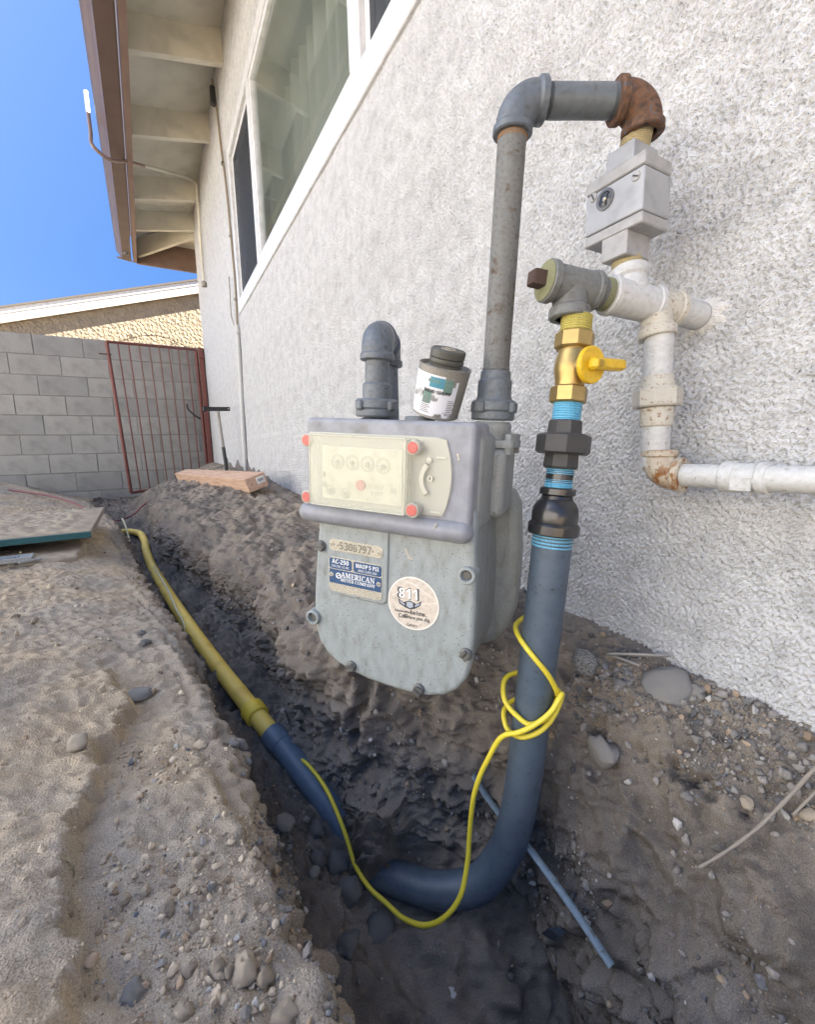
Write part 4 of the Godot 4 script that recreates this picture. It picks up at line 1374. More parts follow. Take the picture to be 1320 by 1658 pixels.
func can(tf: Transform3D) -> void:
	var at := tf * V(0.149, 0.0092, -0.070)
	var bs := tf.basis * Basis.from_euler(Vector3(0.30, 0.42, -0.15)).scaled_local(V(0.94, 0.92, 0.94))
	var g := thing("sealant_can", "battered thread sealant can with a dark screw lid standing on the meter", "can", at, bs)
	var m := MB.new()
	m.lathe(Vector3.ZERO, V(0, 1, 0), [Vector2(0.0, 0.001), Vector2(0.029, 0.0), Vector2(0.0315, 0.0015), Vector2(0.0312, 0.006), Vector2(0.0325, 0.03), Vector2(0.034, 0.062), Vector2(0.0345, 0.0665), Vector2(0.033, 0.067), Vector2(0.031, 0.062), Vector2(0.026, 0.063), Vector2(0.0215, 0.066), Vector2(0.0205, 0.068)], 40)
	put("body", m.done(), M.can_tin, g)
	# paper label: white with teal patches
	m = MB.new()
	for k in 20:
		var a0 := -1.7 + k * 0.115
		var a1 := a0 + 0.115
		var lo := 0.0045
		for j in 4:
			var y0 := lerpf(lo, 0.058 - 0.012 * absf(sin(k * 1.3)) * float(k > 14), j / 4.0)
			var y1 := lerpf(lo, 0.058 - 0.012 * absf(sin(k * 1.3)) * float(k > 14), (j + 1) / 4.0)
			var r0 := 0.0316 + y0 * 0.042
			var r1 := 0.0316 + y1 * 0.042
			m.quad(V(sin(a0) * r0, y0, cos(a0) * r0), V(sin(a1) * r0, y0, cos(a1) * r0), V(sin(a1) * r1, y1, cos(a1) * r1), V(sin(a0) * r1, y1, cos(a0) * r1), 1)
	put("paper_label", m.done(), M.can_paper, g)
	for s in [[-0.55, 0.049, 0.013, 0.02, 0], [-0.75, 0.029, 0.016, 0.012, 1], [0.02, 0.046, 0.018, 0.012, 1], [-0.62, 0.0505, 0.004, 0.016, 1]]:
		m = MB.new()
		var r := 0.0336
		for k in 6:
			var a0: float = s[0] + (k / 6.0) * s[3] / r
			var a1: float = s[0] + ((k + 1) / 6.0) * s[3] / r
			var y0: float = s[1] - s[2] / 2
			var y1: float = s[1] + s[2] / 2
			var r0 := 0.0319 + y0 * 0.041
			var r1 := 0.0319 + y1 * 0.041
			m.quad(V(sin(a0) * r0, y0, cos(a0) * r0), V(sin(a1) * r0, y0, cos(a1) * r0), V(sin(a1) * r1, y1, cos(a1) * r1), V(sin(a0) * r1, y1, cos(a0) * r1), 1)
		put("print", m.done(), M.can_blue if s[4] == 0 else M.can_teal, g)
	for s in [["THREAD SEALANT", 0.0042, 0.0372]]:
		# letters bent round the can one by one
		var txt: String = s[0]
		for k in txt.length():
			if txt[k] == " ":
				continue
			var a: float = -0.72 + k * s[1] * 0.62 / 0.033
			var r: float = 0.0322 + s[2] * 0.041
			var o := words(txt[k], s[1], Vector3.ZERO, g, M.ink)
			o.transform = Transform3D(Basis(Vector3.UP, a), V(sin(a) * r, s[2], cos(a) * r))
	for q in [[-0.8, -0.38], [0.28, 0.62]]:
		m = MB.new()
		for k in 9:
			var y := 0.0085 + k * 0.0024
			var r := 0.0323 + y * 0.041
			for i in 5:
				var a0: float = lerpf(q[0], q[1] - 0.05 * (k % 3), i / 5.0)
				var a1: float = lerpf(q[0], q[1] - 0.05 * (k % 3), (i + 1) / 5.0)
				m.quad(V(sin(a0) * r, y, cos(a0) * r), V(sin(a1) * r, y, cos(a1) * r), V(sin(a1) * r, y + 0.0009, cos(a1) * r), V(sin(a0) * r, y + 0.0009, cos(a0) * r), 1)
		put("fine_print", m.done(), M.ink_soft, g).set_meta("kind", "stuff")
	m = MB.new()
	m.lathe(Vector3.ZERO, V(0, 1, 0), [Vector2(0.0195, 0.056), Vector2(0.0205, 0.062), Vector2(0.0218, 0.0655), Vector2(0.0218, 0.0685), Vector2(0.0206, 0.0695), Vector2(0.0222, 0.0705), Vector2(0.0226, 0.073), Vector2(0.0222, 0.0755), Vector2(0.0212, 0.0762), Vector2(0.0226, 0.0775), Vector2(0.0228, 0.085), Vector2(0.0215, 0.0872), Vector2(0.0195, 0.0876), Vector2(0.0188, 0.0868), Vector2(0.0, 0.0866)], 40)
	var lid := put("lid", m.done(), M.lid_dark, g)
	m = MB.new()
	for s in [[0.2, 3.0], [3.35, 6.0]]:
		var pts := []
		for k in 13:
			var a := lerpf(s[0], s[1], k / 12.0)
			pts.append(V(cos(a) * 0.0092, 0.0872, sin(a) * 0.0092))
		m.tube(pts, 0.0007, 5)
	m.tube([V(-0.005, 0.0872, 0.004), V(0.005, 0.0872, -0.004)], 0.0007, 5)
	put("emblem", m.done(), M.plate_metal, lid)


# ---------------------------------------------------------------- things in the trench and on the banks
func service_line() -> void:
	var o := V(-0.405, -0.268, -0.607)
	var g := thing("gas_service_line", "yellow plastic gas pipe in the trench ending in a blue grey sleeve", "pipe", o)
	var sl := []
	for p in [V(-0.372, -0.30, -0.545), V(-0.405, -0.268, -0.607), V(-0.437, -0.231, -0.684), V(-0.470, -0.197, -0.783)]:
		sl.append(p - o)
	var m := MB.new()
	m.tube(curve(sl, 6), 0.0215, 32)
	put("sleeve", m.done(), M.sleeve_blue, g)
	m = MB.new()
	var d := (V(-0.484, -0.185, -0.817) - V(-0.470, -0.197, -0.783)).normalized()
	m.lathe(V(-0.470, -0.197, -0.783) - o, d, [Vector2(0.021, -0.004), Vector2(0.0228, -0.003), Vector2(0.0228, 0.032), Vector2(0.0220, 0.0335), Vector2(0.018, 0.0335)], 32)
	put("sleeve_collar", m.done(), M.sleeve_blue, g)
	var yl := []
	for p in [V(-0.478, -0.191, -0.80), V(-0.501, -0.172, -0.875), V(-0.549, -0.153, -1.102), V(-0.602, -0.131, -1.391), V(-0.661, -0.117, -1.797), V(-0.701, -0.125, -2.166), V(-0.731, -0.123, -2.531), V(-0.750, -0.116, -2.83), V(-0.785, -0.108, -3.02), V(-0.845, -0.108, -3.11), V(-0.94, -0.118, -3.15)]:
		yl.append(p - o)
	m = MB.new()
	m.tube(curve(yl, 10), 0.0182, 28)
	put("pipe", m.done(), M.yellow_pe, g)
	m = MB.new()
	var c := V(-0.4985, -0.174, -0.868) - o
	var e := (V(-0.549, -0.153, -1.102) - V(-0.478, -0.191, -0.80)).normalized()
	m.lathe(c, e, [Vector2(0.018, -0.012), Vector2(0.0222, -0.010), Vector2(0.0240, -0.006), Vector2(0.0240, 0.022), Vector2(0.0225, 0.025), Vector2(0.0185, 0.0262)], 32)
	put("coupling", m.done(), M.yellow_pe2, g)


func wires() -> void:
	var m := MB.new()
	# loops round the riser, then down into the trench: angle from the camera side, height, distance
	var pts := []
	var cam2 := V(-0.80, 0, 0.60)
	var rt := V(0.60, 0, 0.80)
	for s in [[-150, 0.128, 0.046], [-100, 0.124, 0.034], [-55, 0.117, 0.028], [-15, 0.105, 0.0275], [30, 0.082, 0.0275], [65, 0.058, 0.028], [95, 0.036, 0.030], [130, 0.028, 0.028], [180, 0.040, 0.028], [230, 0.052, 0.032], [265, 0.050, 0.039], [300, 0.030, 0.038], [330, 0.018, 0.030], [360, 0.012, 0.028], [395, 0.020, 0.029], [430, 0.036, 0.030], [465, 0.044, 0.030], [510, 0.030, 0.028], [560, 0.016, 0.029], [600, 0.010, 0.034], [630, 0.004, 0.036], [665, -0.010, 0.031], [705, -0.008, 0.029], [745, 0.004, 0.030], [785, 0.026, 0.032], [803, 0.044, 0.034], [790, 0.052, 0.036], [762, 0.034, 0.0355], [730, 0.016, 0.0350], [700, 0.001, 0.037]]:
		var a := deg_to_rad(s[0])
		var t: float = (0.1433 - s[1]) / 0.1292
		var c := V(-0.217 - 0.0077 * t, s[1], -0.3722 - 0.0078 * t)
		pts.append(c + (cam2 * cos(a) + rt * sin(a)) * s[2])
	for p in [V(-0.267, -0.007, -0.383), V(-0.282, -0.049, -0.401), V(-0.294, -0.097, -0.412), V(-0.302, -0.150, -0.413), V(-0.313, -0.194, -0.405), V(-0.331, -0.228, -0.398), V(-0.349, -0.253, -0.405), V(-0.368, -0.276, -0.425), V(-0.385, -0.288, -0.456), V(-0.396, -0.291, -0.490), V(-0.407, -0.290, -0.519), V(-0.418, -0.272, -0.546), V(-0.421, -0.246, -0.570), V(-0.424, -0.224, -0.603), V(-0.428, -0.209, -0.641), V(-0.436, -0.202, -0.686), V(-0.446, -0.197, -0.716), V(-0.452, -0.204, -0.735)]:
		pts.append(p)
	m.tube(curve(pts, 8), 0.0034, 10)
	tag(put("tracer_wire", m.done(), M.yellow_wire), "yellow tracer wire looped round the riser and hanging into the trench", "wire")
	m = MB.new()
	m.tube(curve([V(-0.684, -0.094, -2.0), V(-0.662, -0.088, -1.78), V(-0.640, -0.093, -1.6), V(-0.622, -0.104, -1.42), V(-0.606, -0.130, -1.32), V(-0.605, -0.15, -1.30)], 8), 0.0034, 8)
	tag(put("tracer_wire", m.done(), M.cream_wire), "pale cream wire lying over the yellow gas pipe far down the trench", "wire")
	m = MB.new()
	m.tube(curve([V(-0.862, -0.035, -3.12), V(-0.856, -0.02, -3.06), V(-0.838, -0.055, -2.97), V(-0.822, -0.10, -2.86), V(-0.815, -0.125, -2.78)], 8), 0.0048, 8)
	tag(put("wire_end", m.done(), M.cream_wire), "short white wire end sticking up by the far bend of the yellow pipe", "wire")
	m = MB.new()
	m.tube(curve([V(-1.03, -0.085, -3.7), V(-0.93, -0.10, -3.62), V(-0.86, -0.085, -3.66), V(-0.79, -0.04, -3.8), V(-0.70, 0.03, -3.98)], 8), 0.006, 8)
	tag(put("red_wire", m.done(), M.red_wire), "red wire crossing the far end of the trench", "wire")
	m = MB.new()
	m.tube(curve([V(-1.45, 0.16, -3.5), V(-1.22, 0.122, -3.3), V(-1.05, 0.075, -3.05), V(-0.99, 0.05, -2.9)], 8), 0.006, 8)
	tag(put("red_wire", m.done(), M.red_wire), "dark red wire on the left bank behind the teal edged board", "wire")


func left_bank() -> void:
	var g := thing("plywood_board", "dirt covered board with a teal painted edge lying on the left bank", "board", V(-1.035, 0.112, -1.66), Basis(Vector3.UP, 0.045))
	var m := MB.new()
	m.box(V(-0.12, 0, -0.36), V(0.64, 0.022, 0.72), 0.002)
	put("panel", m.done(), M.board_grey, g)
	m = MB.new()
	m.box(V(-0.12, -0.0005, 0.0015), V(0.638, 0.0185, 0.006), 0.001)
	put("edge", m.done(), M.teal, g)
	# soil lying on the board
	m = MB.new()
	var nz := FastNoiseLite.new()
	nz.seed = 31
	nz.frequency = 9.0
	nz.fractal_octaves = 4
	var n := 70
	var hs := []
	for i in n + 1:
		for j in n + 1:
			var x := lerpf(-0.437, 0.197, float(i) / n)
			var z := lerpf(-0.717, -0.003, float(j) / n)
			var e := minf(minf(i, n - i), minf(j, n - j)) / 8.0
			hs.append(V(x, 0.0115 + clampf(e, 0.0, 1.0) * (0.004 + 0.014 * maxf(0.0, nz.get_noise_2d(x * 2.2, z * 3.0) + 0.25)) + 0.02 * smoothstep(-0.1, -0.45, x) * clampf(e, 0, 1), z))
	for i in n:
		for j in n:
			var k := i * (n + 1) + j
			m.quad(hs[k], hs[k + 1], hs[k + n + 2], hs[k + n + 1], 1)
	var dirt := put("soil_layer", m.done(), M.soil_pale, g)
	dirt.set_meta("kind", "stuff")
	g = thing("metal_strip", "pale grey metal trim strip lying under the edge of the teal board", "strip", V(-1.04, 0.078, -1.56), Basis(Vector3.UP, 0.06))
	m = MB.new()
	m.box(V(-0.1, 0, 0), V(0.36, 0.014, 0.055), 0.002)
	put("channel", m.done(), M.zinc, g)
	m = MB.new()
	m.box(V(-0.11, 0.008, 0.012), V(0.32, 0.003, 0.018), 0.001)
	put("web", m.done(), M.steel, g)
	m = MB.new()
	m.box(V(0.075, -0.004, 0.03), V(0.05, 0.005, 0.01), 0.001, Basis(Vector3.UP, 0.5))
	put("flange", m.done(), M.zinc, g)
	g = thing("concrete_slab", "broken dirt stained concrete slab holding up the teal edged board", "slab", V(-1.02, 0.045, -1.56), Basis(Vector3.UP, 0.05))
	m = MB.new()
	var rough := [P2([0.16, -0.25, 0.165, -0.16, 0.155, -0.05, 0.158, 0.0, 0.10, 0.018, 0.02, 0.012, -0.08, 0.02, -0.25, 0.01, -0.4, 0.02, -0.4, -0.25])]
	m.prism(rough[0], -0.075, 0.022, 0.009, Transform3D(Basis(V(1, 0, 0), V(0, 0, -1) * -1.0, V(0, 1, 0)), Vector3.ZERO))
	put("slab", m.done(), M.soil_pale, g)


func right_bank() -> void:
	# timber
	var a := V(-0.212, 0.205, -2.27)
	var b := V(-0.47, 0.165, -4.35)
	var ax := (a - b).normalized()
	var bs := Basis.looking_at(-ax, Vector3.UP) * Basis(Vector3.BACK, 0.33)
	var g := thing("timber_post", "reddish brown timber post lying on the soil along the wall", "timber", (a + b) / 2, bs)
	var m := MB.new()
	m.box(Vector3.ZERO, V(0.105, 0.072, a.distance_to(b)), 0.003)
	put("beam", m.done(), M.wood, g)
	m = MB.new()
	m.box(V(0.022, 0.006, a.distance_to(b) / 2 + 0.0012), V(0.042, 0.034, 0.0016), 0.0)
	var lb := put("barcode_label", m.done(), M.white_paint, g)
	m = MB.new()
	for k in 9:
		m.box(V(0.008 + k * 0.0035, 0.007, a.distance_to(b) / 2 + 0.0024), V(0.0012 + 0.0007 * (k % 2), 0.015, 0.0006), 0.0)
	put("print", m.done(), M.ink, lb)
	# soil stuck to the wall in ragged peaks
	m = MB.new()
	var rag := PackedVector2Array([Vector2(-5.7, 0.02), Vector2(-5.7, 0.20)])
	for q in [[-5.35, 0.222], [-5.1, 0.239], [-5.0, 0.299], [-4.93, 0.244], [-4.8, 0.255], [-4.66, 0.211], [-4.5, 0.200], [-4.4, 0.239], [-4.28, 0.288], [-4.2, 0.239], [-4.08, 0.228], [-3.95, 0.222], [-3.86, 0.261], [-3.78, 0.310], [-3.71, 0.239], [-3.6, 0.211], [-3.5, 0.239], [-3.43, 0.195], [-3.3, 0.228], [-3.2, 0.178], [-3.0, 0.195], [-2.9, 0.150], [-2.8, 0.101]]:
		rag.append(Vector2(q[0], q[1]))
	m.prism(rag, -0.002, 0.012, 0.004, Transform3D(Basis(V(0, 0, 1), V(0, 1, 0), V(-1, 0, 0)), Vector3.ZERO))
	tag(put("dirt_clump", m.done(), M.clod), "ragged dark soil clinging to the wall behind the timber post", "dirt")
	# T handled bar
	g = thing("valve_key", "black T handled steel bar standing in the soil against the wall", "tool", V(-0.13, 0.12, -4.05))
	m = MB.new()
	m.tube([V(0.0, 0.0, 0.0), V(-0.012, 0.28, -0.05)], 0.015, 12)
	put("shaft", m.done(), M.black_iron, g)
	m = MB.new()
	m.tube([V(-0.012, 0.28, -0.05), V(-0.026, 0.60, -0.10)], 0.0125, 12)
	put("shaft", m.done(), M.worn_paint, g)
	m = MB.new()
	m.box(V(-0.026, 0.61, -0.10), V(0.20, 0.034, 0.03), 0.004, Basis(Vector3.BACK, 0.02))
	m.box(V(-0.13, 0.608, -0.10), V(0.03, 0.05, 0.045), 0.006)
	put("handle", m.done(), M.black_iron, g)
	m = MB.new()
	m.box(V(0.06, 0.613, -0.084), V(0.012, 0.010, 0.002), 0.0)
	put("hole", m.done(), M.zinc, g)
	# conduit and cable on the wall
	g = thing("wall_conduit", "thin white conduit running down the stucco wall beside the window", "conduit", V(-0.02, 0, -3.7))
	m = MB.new()
	m.tube([V(0, 0.10, -0.1), V(0, 0.8, -0.02), V(0, 1.32, 0.03)], 0.0165, 14)
	ring(m, V(0, 1.26, 0.027), V(0, 1, 0), 0.021, 0.0, 0.06, 0.002, 16)
	put("conduit", m.done(), M.white_pipe, g)
	m = MB.new()
	m.tube(curve([V(0, 1.3, 0.03), V(0.004, 1.52, 0.05), V(0.002, 1.96, 0.04), V(0.0, 2.3, 0.01), V(0, 2.63, -0.09), V(0, 2.92, -0.16), V(-0.01, 3.12, -0.19)], 5), 0.0085, 10)
	put("cable", m.done(), M.cable_tan, g)
	m = MB.new()
	m.tube(curve([V(-0.012, 1.33, -0.03), V(-0.014, 1.42, -0.12), V(-0.01, 1.56, -0.14), V(-0.008, 1.72, -0.13)], 6), 0.0045, 8)
	put("cable", m.done(), M.worn_paint, g)
	for y in [[1.95, 0.04], [2.48, -0.05], [1.5, 0.05]]:
		m = MB.new()
		m.box(V(-0.004, y[0], y[1]), V(0.016, 0.018, 0.034), 0.003)
		put("clip", m.done(), M.black_iron if y[0] > 2.2 else M.worn_paint, g)
	m = MB.new()
	m.box(V(-0.02, 2.98, -0.15), V(0.035, 0.12, 0.05), 0.006)
	put("bracket", m.done(), M.black_iron, g)
	# small pipe hooked over the gutter and down the wall
	g = thing("vent_tube", "thin bent pipe hooked round the gutter and running down the wall", "pipe", V(-0.03, 0, -5.45))
	m = MB.new()
	m.tube(curve([V(-0.838, 2.98, 1.0), V(-0.836, 2.84, 1.0), V(-0.832, 2.74, 1.005), V(-0.80, 2.715, 0.99), V(-0.60, 2.83, 0.74), V(-0.485, 2.90, 0.60)], 6), 0.0135, 10)
	put("tube", m.done(), M.gutter, g)
	m = MB.new()
	m.tube(curve([V(-0.485, 2.90, 0.60), V(-0.25, 3.05, 0.31), V(-0.06, 3.165, 0.06), V(-0.005, 3.17, 0.0), V(0.0, 3.10, -0.02), V(0.0, 2.6, -0.1), V(0, 2.22, -0.1)], 6), 0.0135, 10)
	put("tube", m.done(), M.eave, g)
	m = MB.new()
	m.tube([V(-0.838, 2.97, 1.0), V(-0.838, 3.12, 1.0)], 0.0145, 10)
	put("tip", m.done(), M.white_paint, g)
	m = MB.new()
	m.lathe(V(0, 2.18, -0.1), V(0, 1, 0), [Vector2(0.0, 0.0), Vector2(0.026, 0.0), Vector2(0.03, 0.02), Vector2(0.03, 0.045), Vector2(0.014, 0.06)], 16)
	put("cap", m.done(), M.worn_paint, g)


func sticks() -> void:
	var m := MB.new()
	var q := [V(-0.02, 0.056, -0.128), V(-0.052, 0.022, -0.147), V(-0.08, -0.014, -0.160), V(-0.112, -0.044, -0.172), V(-0.145, -0.068, -0.186), V(-0.168, -0.083, -0.197)]
	var thick := []
	for k in 26:
		thick.append(0.0022 - 0.0007 * k / 25.0 + 0.0003 * sin(k * 1.9))
	m.tube(curve(q, 5), thick, 8)
	tag(put("dry_twig", m.done(), M.twig), "long pale dry twig lying across the right bank", "twig")
	m = MB.new()
	m.tube(curve([V(-0.04, 0.03, -0.13), V(-0.06, 0.0, -0.143), V(-0.082, -0.026, -0.153)], 5), 0.0014, 7)
	tag(put("dry_twig", m.done(), M.twig), "short thin dry twig beside the long one at the right edge", "twig")
	m = MB.new()
	m.tube(curve([V(-0.245, -0.142, -0.478), V(-0.236, -0.168, -0.455), V(-0.224, -0.196, -0.375), V(-0.222, -0.215, -0.31), V(-0.222, -0.235, -0.252)], 6), 0.0062, 8, true, 1, 0.5)
	tag(put("plastic_strip", m.done(), M.blue_strip), "pale blue grey plastic strip leaning down the trench side behind the riser", "strip")
	m = MB.new()
	m.tube(curve([V(-0.487, -0.285, -0.60), V(-0.505, -0.275, -0.597), V(-0.517, -0.272, -0.575), V(-0.508, -0.282, -0.535), V(-0.482, -0.296, -0.502), V(-0.455, -0.305, -0.49)], 6), 0.0016, 7)
	tag(put("root", m.done(), M.twig), "thin curled root among the stones on the trench floor", "root")
	for s in [[V(-0.035, 0.048, -0.362), 0.045, 0.010, 0.25, "thin pale wood splinter lying by the wall on the right bank"], [V(-0.05, 0.04, -0.372), 0.030, 0.008, -0.5, "small grey wood splinter beside the larger pale one"]]:
		m = MB.new()
		var l: float = s[1]
		m.prism(P2([-l, 0, -l * 0.6, s[2] * 0.5, l * 0.2, s[2] * 0.6, l, s[2] * 0.2, l * 0.7, -s[2] * 0.3, -l * 0.3, -s[2] * 0.5]), -0.0015, 0.0015, 0.0006, Transform3D(Basis(V(0.35, 0.15, 0.92).normalized(), V(-0.75, 0.6, 0.1).normalized(), V(-0.5, -0.75, 0.3).normalized()).orthonormalized(), Vector3.ZERO))
		var o := put("wood_splinter", m.done(), M.splinter)
		var hit := snap(s[0])
		o.position = hit[0] + hit[1] * 0.004
		o.rotation.y = s[3]
		tag(o, s[4], "splinter")


func stone_mesh(sd: int, smooth := false) -> ArrayMesh:
	var nz := FastNoiseLite.new()
	nz.seed = sd
	nz.frequency = 0.75 if smooth else 1.1
	nz.fractal_octaves = 2
	var m := MB.new()
	var la := 9
	var lo := 14
	var g := []
	for i in la + 1:
		for k in lo:
			var th := PI * i / la
			var ph := TAU * k / lo
			var d := V(sin(th) * cos(ph), cos(th), sin(th) * sin(ph))
			if i == 0 or i == la:
				d = V(0, cos(th), 0)
			var r := 1.0 + nz.get_noise_3dv(d * 1.2) * (0.28 if smooth else 0.75)
			if not smooth:
				# chipped faces
				for f in 5:
					var fd := V(sin(sd * 1.7 + f * 2.1), cos(sd * 0.9 + f * 3.3), sin(sd * 2.3 + f * 1.2)).normalized()
					var c := d.dot(fd)
					if c * r > 0.74:
						r = 0.74 / c
			g.append(d * r)
	for i in la:
		for k in lo:
			var l := (k + 1) % lo
			m.quad(g[(i + 1) * lo + k], g[i * lo + k], g[i * lo + l], g[(i + 1) * lo + l], 1)
	return m.done()


func pebble_mesh(sd: int) -> ArrayMesh:
	var nz := FastNoiseLite.new()
	nz.seed = sd
	nz.frequency = 1.0
	var m := MB.new()
	var g := []
	for i in 6:
		for k in 8:
			var th := PI * i / 5.0
			var ph := TAU * k / 8.0
			var d := V(sin(th) * cos(ph), cos(th), sin(th) * sin(ph))
			if i == 0 or i == 5:
				d = V(0, cos(th), 0)
			var r := 1.0 + nz.get_noise_3dv(d * 1.3) * 0.7
			for f in 6:
				var fd := V(sin(sd * 1.7 + f * 2.1), cos(sd * 0.9 + f * 3.3), sin(sd * 2.3 + f * 1.2)).normalized()
				var c := d.dot(fd)
				if c * r > 0.62:
					r = 0.62 / c
			g.append(d * r)
	for i in 5:
		for k in 8:
			var l := (k + 1) % 8
			m.quad(g[(i + 1) * 8 + k], g[i * 8 + k], g[i * 8 + l], g[(i + 1) * 8 + l], 0xFFFFFFFF if (i + k + sd) % 3 else 1)
	return m.done()


func stones() -> void:
	# where each stone lies, its half width and height, shape, kind and what sets it apart
	for s in [
		["stone", V(-0.077, 0.025, -0.416), 0.0209, 0.0182, 1, M.stone_speck, "round pale speckled stone beside the riser on the right bank"],
		["stone", V(-0.039, 0.023, -0.310), 0.0325, 0.0195, 2, M.stone_grey, "large flat oval stone lying against the wall base"],
		["stone", V(-0.023, 0.027, -0.281), 0.0110, 0.0110, 3, M.stone_grey, "grey angular stone right beside the flat oval stone"],
		["stone", V(-0.130, -0.056, -0.339), 0.0224, 0.0160, 4, M.stone_grey, "broad flat grey stone half buried right of the riser"],
		["stone", V(-0.027, 0.020, -0.169), 0.0052, 0.0092, 5, M.stone_grey, "thin oval grey stone on edge at the far right of the bank"],
		["stone", V(-0.059, -0.002, -0.168), 0.0051, 0.0083, 6, M.stone_grey, "small oval grey stone just above the long dry twig"],
		["pebble", V(-0.120, -0.052, -0.236), 0.0083, 0.0048, 7, M.stone_grey, "flat pebble under the small hollow in the right bank"],
		["pebble", V(-0.090, -0.038, -0.190), 0.0078, 0.0052, 8, M.stone_tan, "tan pebble halfway down the right bank"],
		["stone", V(-0.074, -0.022, -0.143), 0.0078, 0.0054, 9, M.stone_tan, "tan stone beside the short dry twig"],
		["stone", V(-0.084, 0.022, -0.350), 0.0091, 0.0075, 10, M.stone_grey, "small grey stone between speckled stone and flat oval stone"],
		["stone", V(-0.453, -0.255, -0.620), 0.0125, 0.0125, 11, M.stone_dark, "small round dark stone on the trench floor left of the sleeve"],
		["stone", V(-0.467, -0.266, -0.581), 0.0127, 0.0136, 12, M.stone_dark, "egg shaped dark stone by the curled root"],
		["stone", V(-0.436, -0.284, -0.577), 0.0166, 0.0129, 13, M.stone_dark, "oval dark stone leaning on the egg shaped stone"],
		["stone", V(-0.438, -0.295, -0.532), 0.0192, 0.0262, 14, M.stone_dark, "large smooth dark stone under the hanging tracer wire"],
		["stone", V(-0.406, -0.328, -0.491), 0.0239, 0.0188, 15, M.stone_dark, "wide dark stone just left of the lowest bend of the wire"],
		["stone", V(-0.506, -0.206, -0.610), 0.0153, 0.0099, 16, M.stone_grey, "flat grey stone beside the blue grey sleeve"],
		["pebble", V(-0.479, -0.256, -0.555), 0.0086, 0.0078, 17, M.stone_grey, "small pale pebble inside the loop of the curled root"],
		["stone", V(-0.462, -0.289, -0.465), 0.0171, 0.0124, 18, M.stone_dark, "dull angular stone in the dark bottom of the pit"],
		["stone", V(-0.562, -0.033, -0.579), 0.0111, 0.0079, 19, M.stone_grey, "oval grey stone below the yellow coupling"],
		["stone", V(-0.572, -0.022, -0.570), 0.0070, 0.0062, 20, M.stone_grey, "small round stone left of the oval one below the coupling"],
		["stone", V(-0.558, -0.038, -0.549), 0.0053, 0.0046, 21, M.stone_speck, "tiny white stone on the trench floor below the coupling"],
		["stone", V(-0.682, 0.002, -0.724), 0.0193, 0.0097, 22, M.stone_grey, "flat oval grey stone on the smooth left bank"],
		["stone", V(-0.738, 0.021, -0.607), 0.0119, 0.0070, 23, M.stone_tan, "flat tan stone farther left on the smooth left bank"],
		["stone", V(-0.683, 0.021, -0.938), 0.0067, 0.0056, 24, M.stone_dark, "small dark stone on the left bank near the cream wire"],
		["clod", V(-0.676, 0.016, -0.891), 0.0097, 0.0086, 25, M.stone_dark, "dark clod beside the small dark stone on the left bank"],
		["stone", V(-0.671, -0.012, -0.315), 0.0082, 0.0070, 26, M.stone_grey, "pale blocky stone at the bottom of the left bank"],
		["clod", V(-0.601, -0.020, -0.294), 0.0099, 0.0164, 27, M.stone_tan, "tall upright clod at the crumbled lip of the trench"],
		["clod", V(-0.588, -0.025, -0.285), 0.0086, 0.0147, 28, M.stone_tan, "second tall clod standing right of the first at the lip"],
		["clod", V(-0.636, -0.013, -0.311), 0.0060, 0.0056, 29, M.stone_tan, "squat clod left of the two tall clods"],
		["clod", V(-0.618, -0.013, -0.302), 0.0060, 0.0069, 30, M.stone_tan, "rounded clod between the squat clod and the tall clods"],
		["clod", V(-0.641, -0.012, -0.285), 0.0075, 0.0067, 31, M.stone_tan, "chunky clod at the bottom edge of the left bank"],
		["clod", V(-0.611, -0.017, -0.298), 0.0047, 0.0082, 32, M.stone_tan, "narrow clod tucked beside the first tall clod"],
		["stone", V(-0.616, -0.014, -0.371), 0.0046, 0.0041, 33, M.stone_grey, "small angular grey stone on the crumbled slope"],
		["clod", V(-0.650, -0.011, -0.367), 0.0063, 0.0068, 34, M.stone_tan, "lone tan clod in the middle of the left bank slope"],
		["clod", V(-0.605, -0.013, -0.264), 0.0055, 0.0039, 35, M.stone_grey, "flat grey stone at the bottom edge below the tall clods"],
		["clod", V(-0.582, -0.022, -0.255), 0.0104, 0.0068, 36, M.stone_tan, "wide clod at the bottom edge beside the pit"],
		["clod", V(-0.631, -0.015, -0.341), 0.0051, 0.0051, 37, M.stone_tan, "small clod above the squat clod"],
	]:
		var smooth: bool = s[4] in [1, 2, 5, 6, 7, 8, 9, 11, 12, 13, 14, 15, 16, 17, 19, 20, 21, 22, 23]
		var hit := snap(s[1])
		var n: Vector3 = hit[1]
		var o := put(s[0], stone_mesh(s[4] * 7, smooth), s[5])
		var up := n.lerp(Vector3.UP, 0.3).normalized()
		var bs := Basis(Vector3.UP.cross(up).normalized(), Vector3.UP.angle_to(up)) if up.y < 0.999 else Basis.IDENTITY
		bs = bs * Basis(Vector3.UP, s[4] * 1.3)
		var flat: float = s[3] * (0.78 if smooth else 0.9)
		o.transform = Transform3D(bs * Basis.from_scale(V(s[2], flat, s[2] * (0.8 + 0.05 * (s[4] % 7)))), hit[0] + n * flat * (0.1 if s[0] == "clod" and s[2] > 0.025 else 0.2))
		tag(o, s[6], s[0], "%ss lying on the dug ground" % s[0])
	var m := MB.new()
	m.prism(P2([-0.004, -0.012, 0.003, -0.010, 0.002, -0.002, 0.005, 0.004, 0.001, 0.013, -0.003, 0.010, -0.002, 0.001]), -0.0006, 0.0006)
	var chip := put("paint_flake", m.done(), M.chip_white)
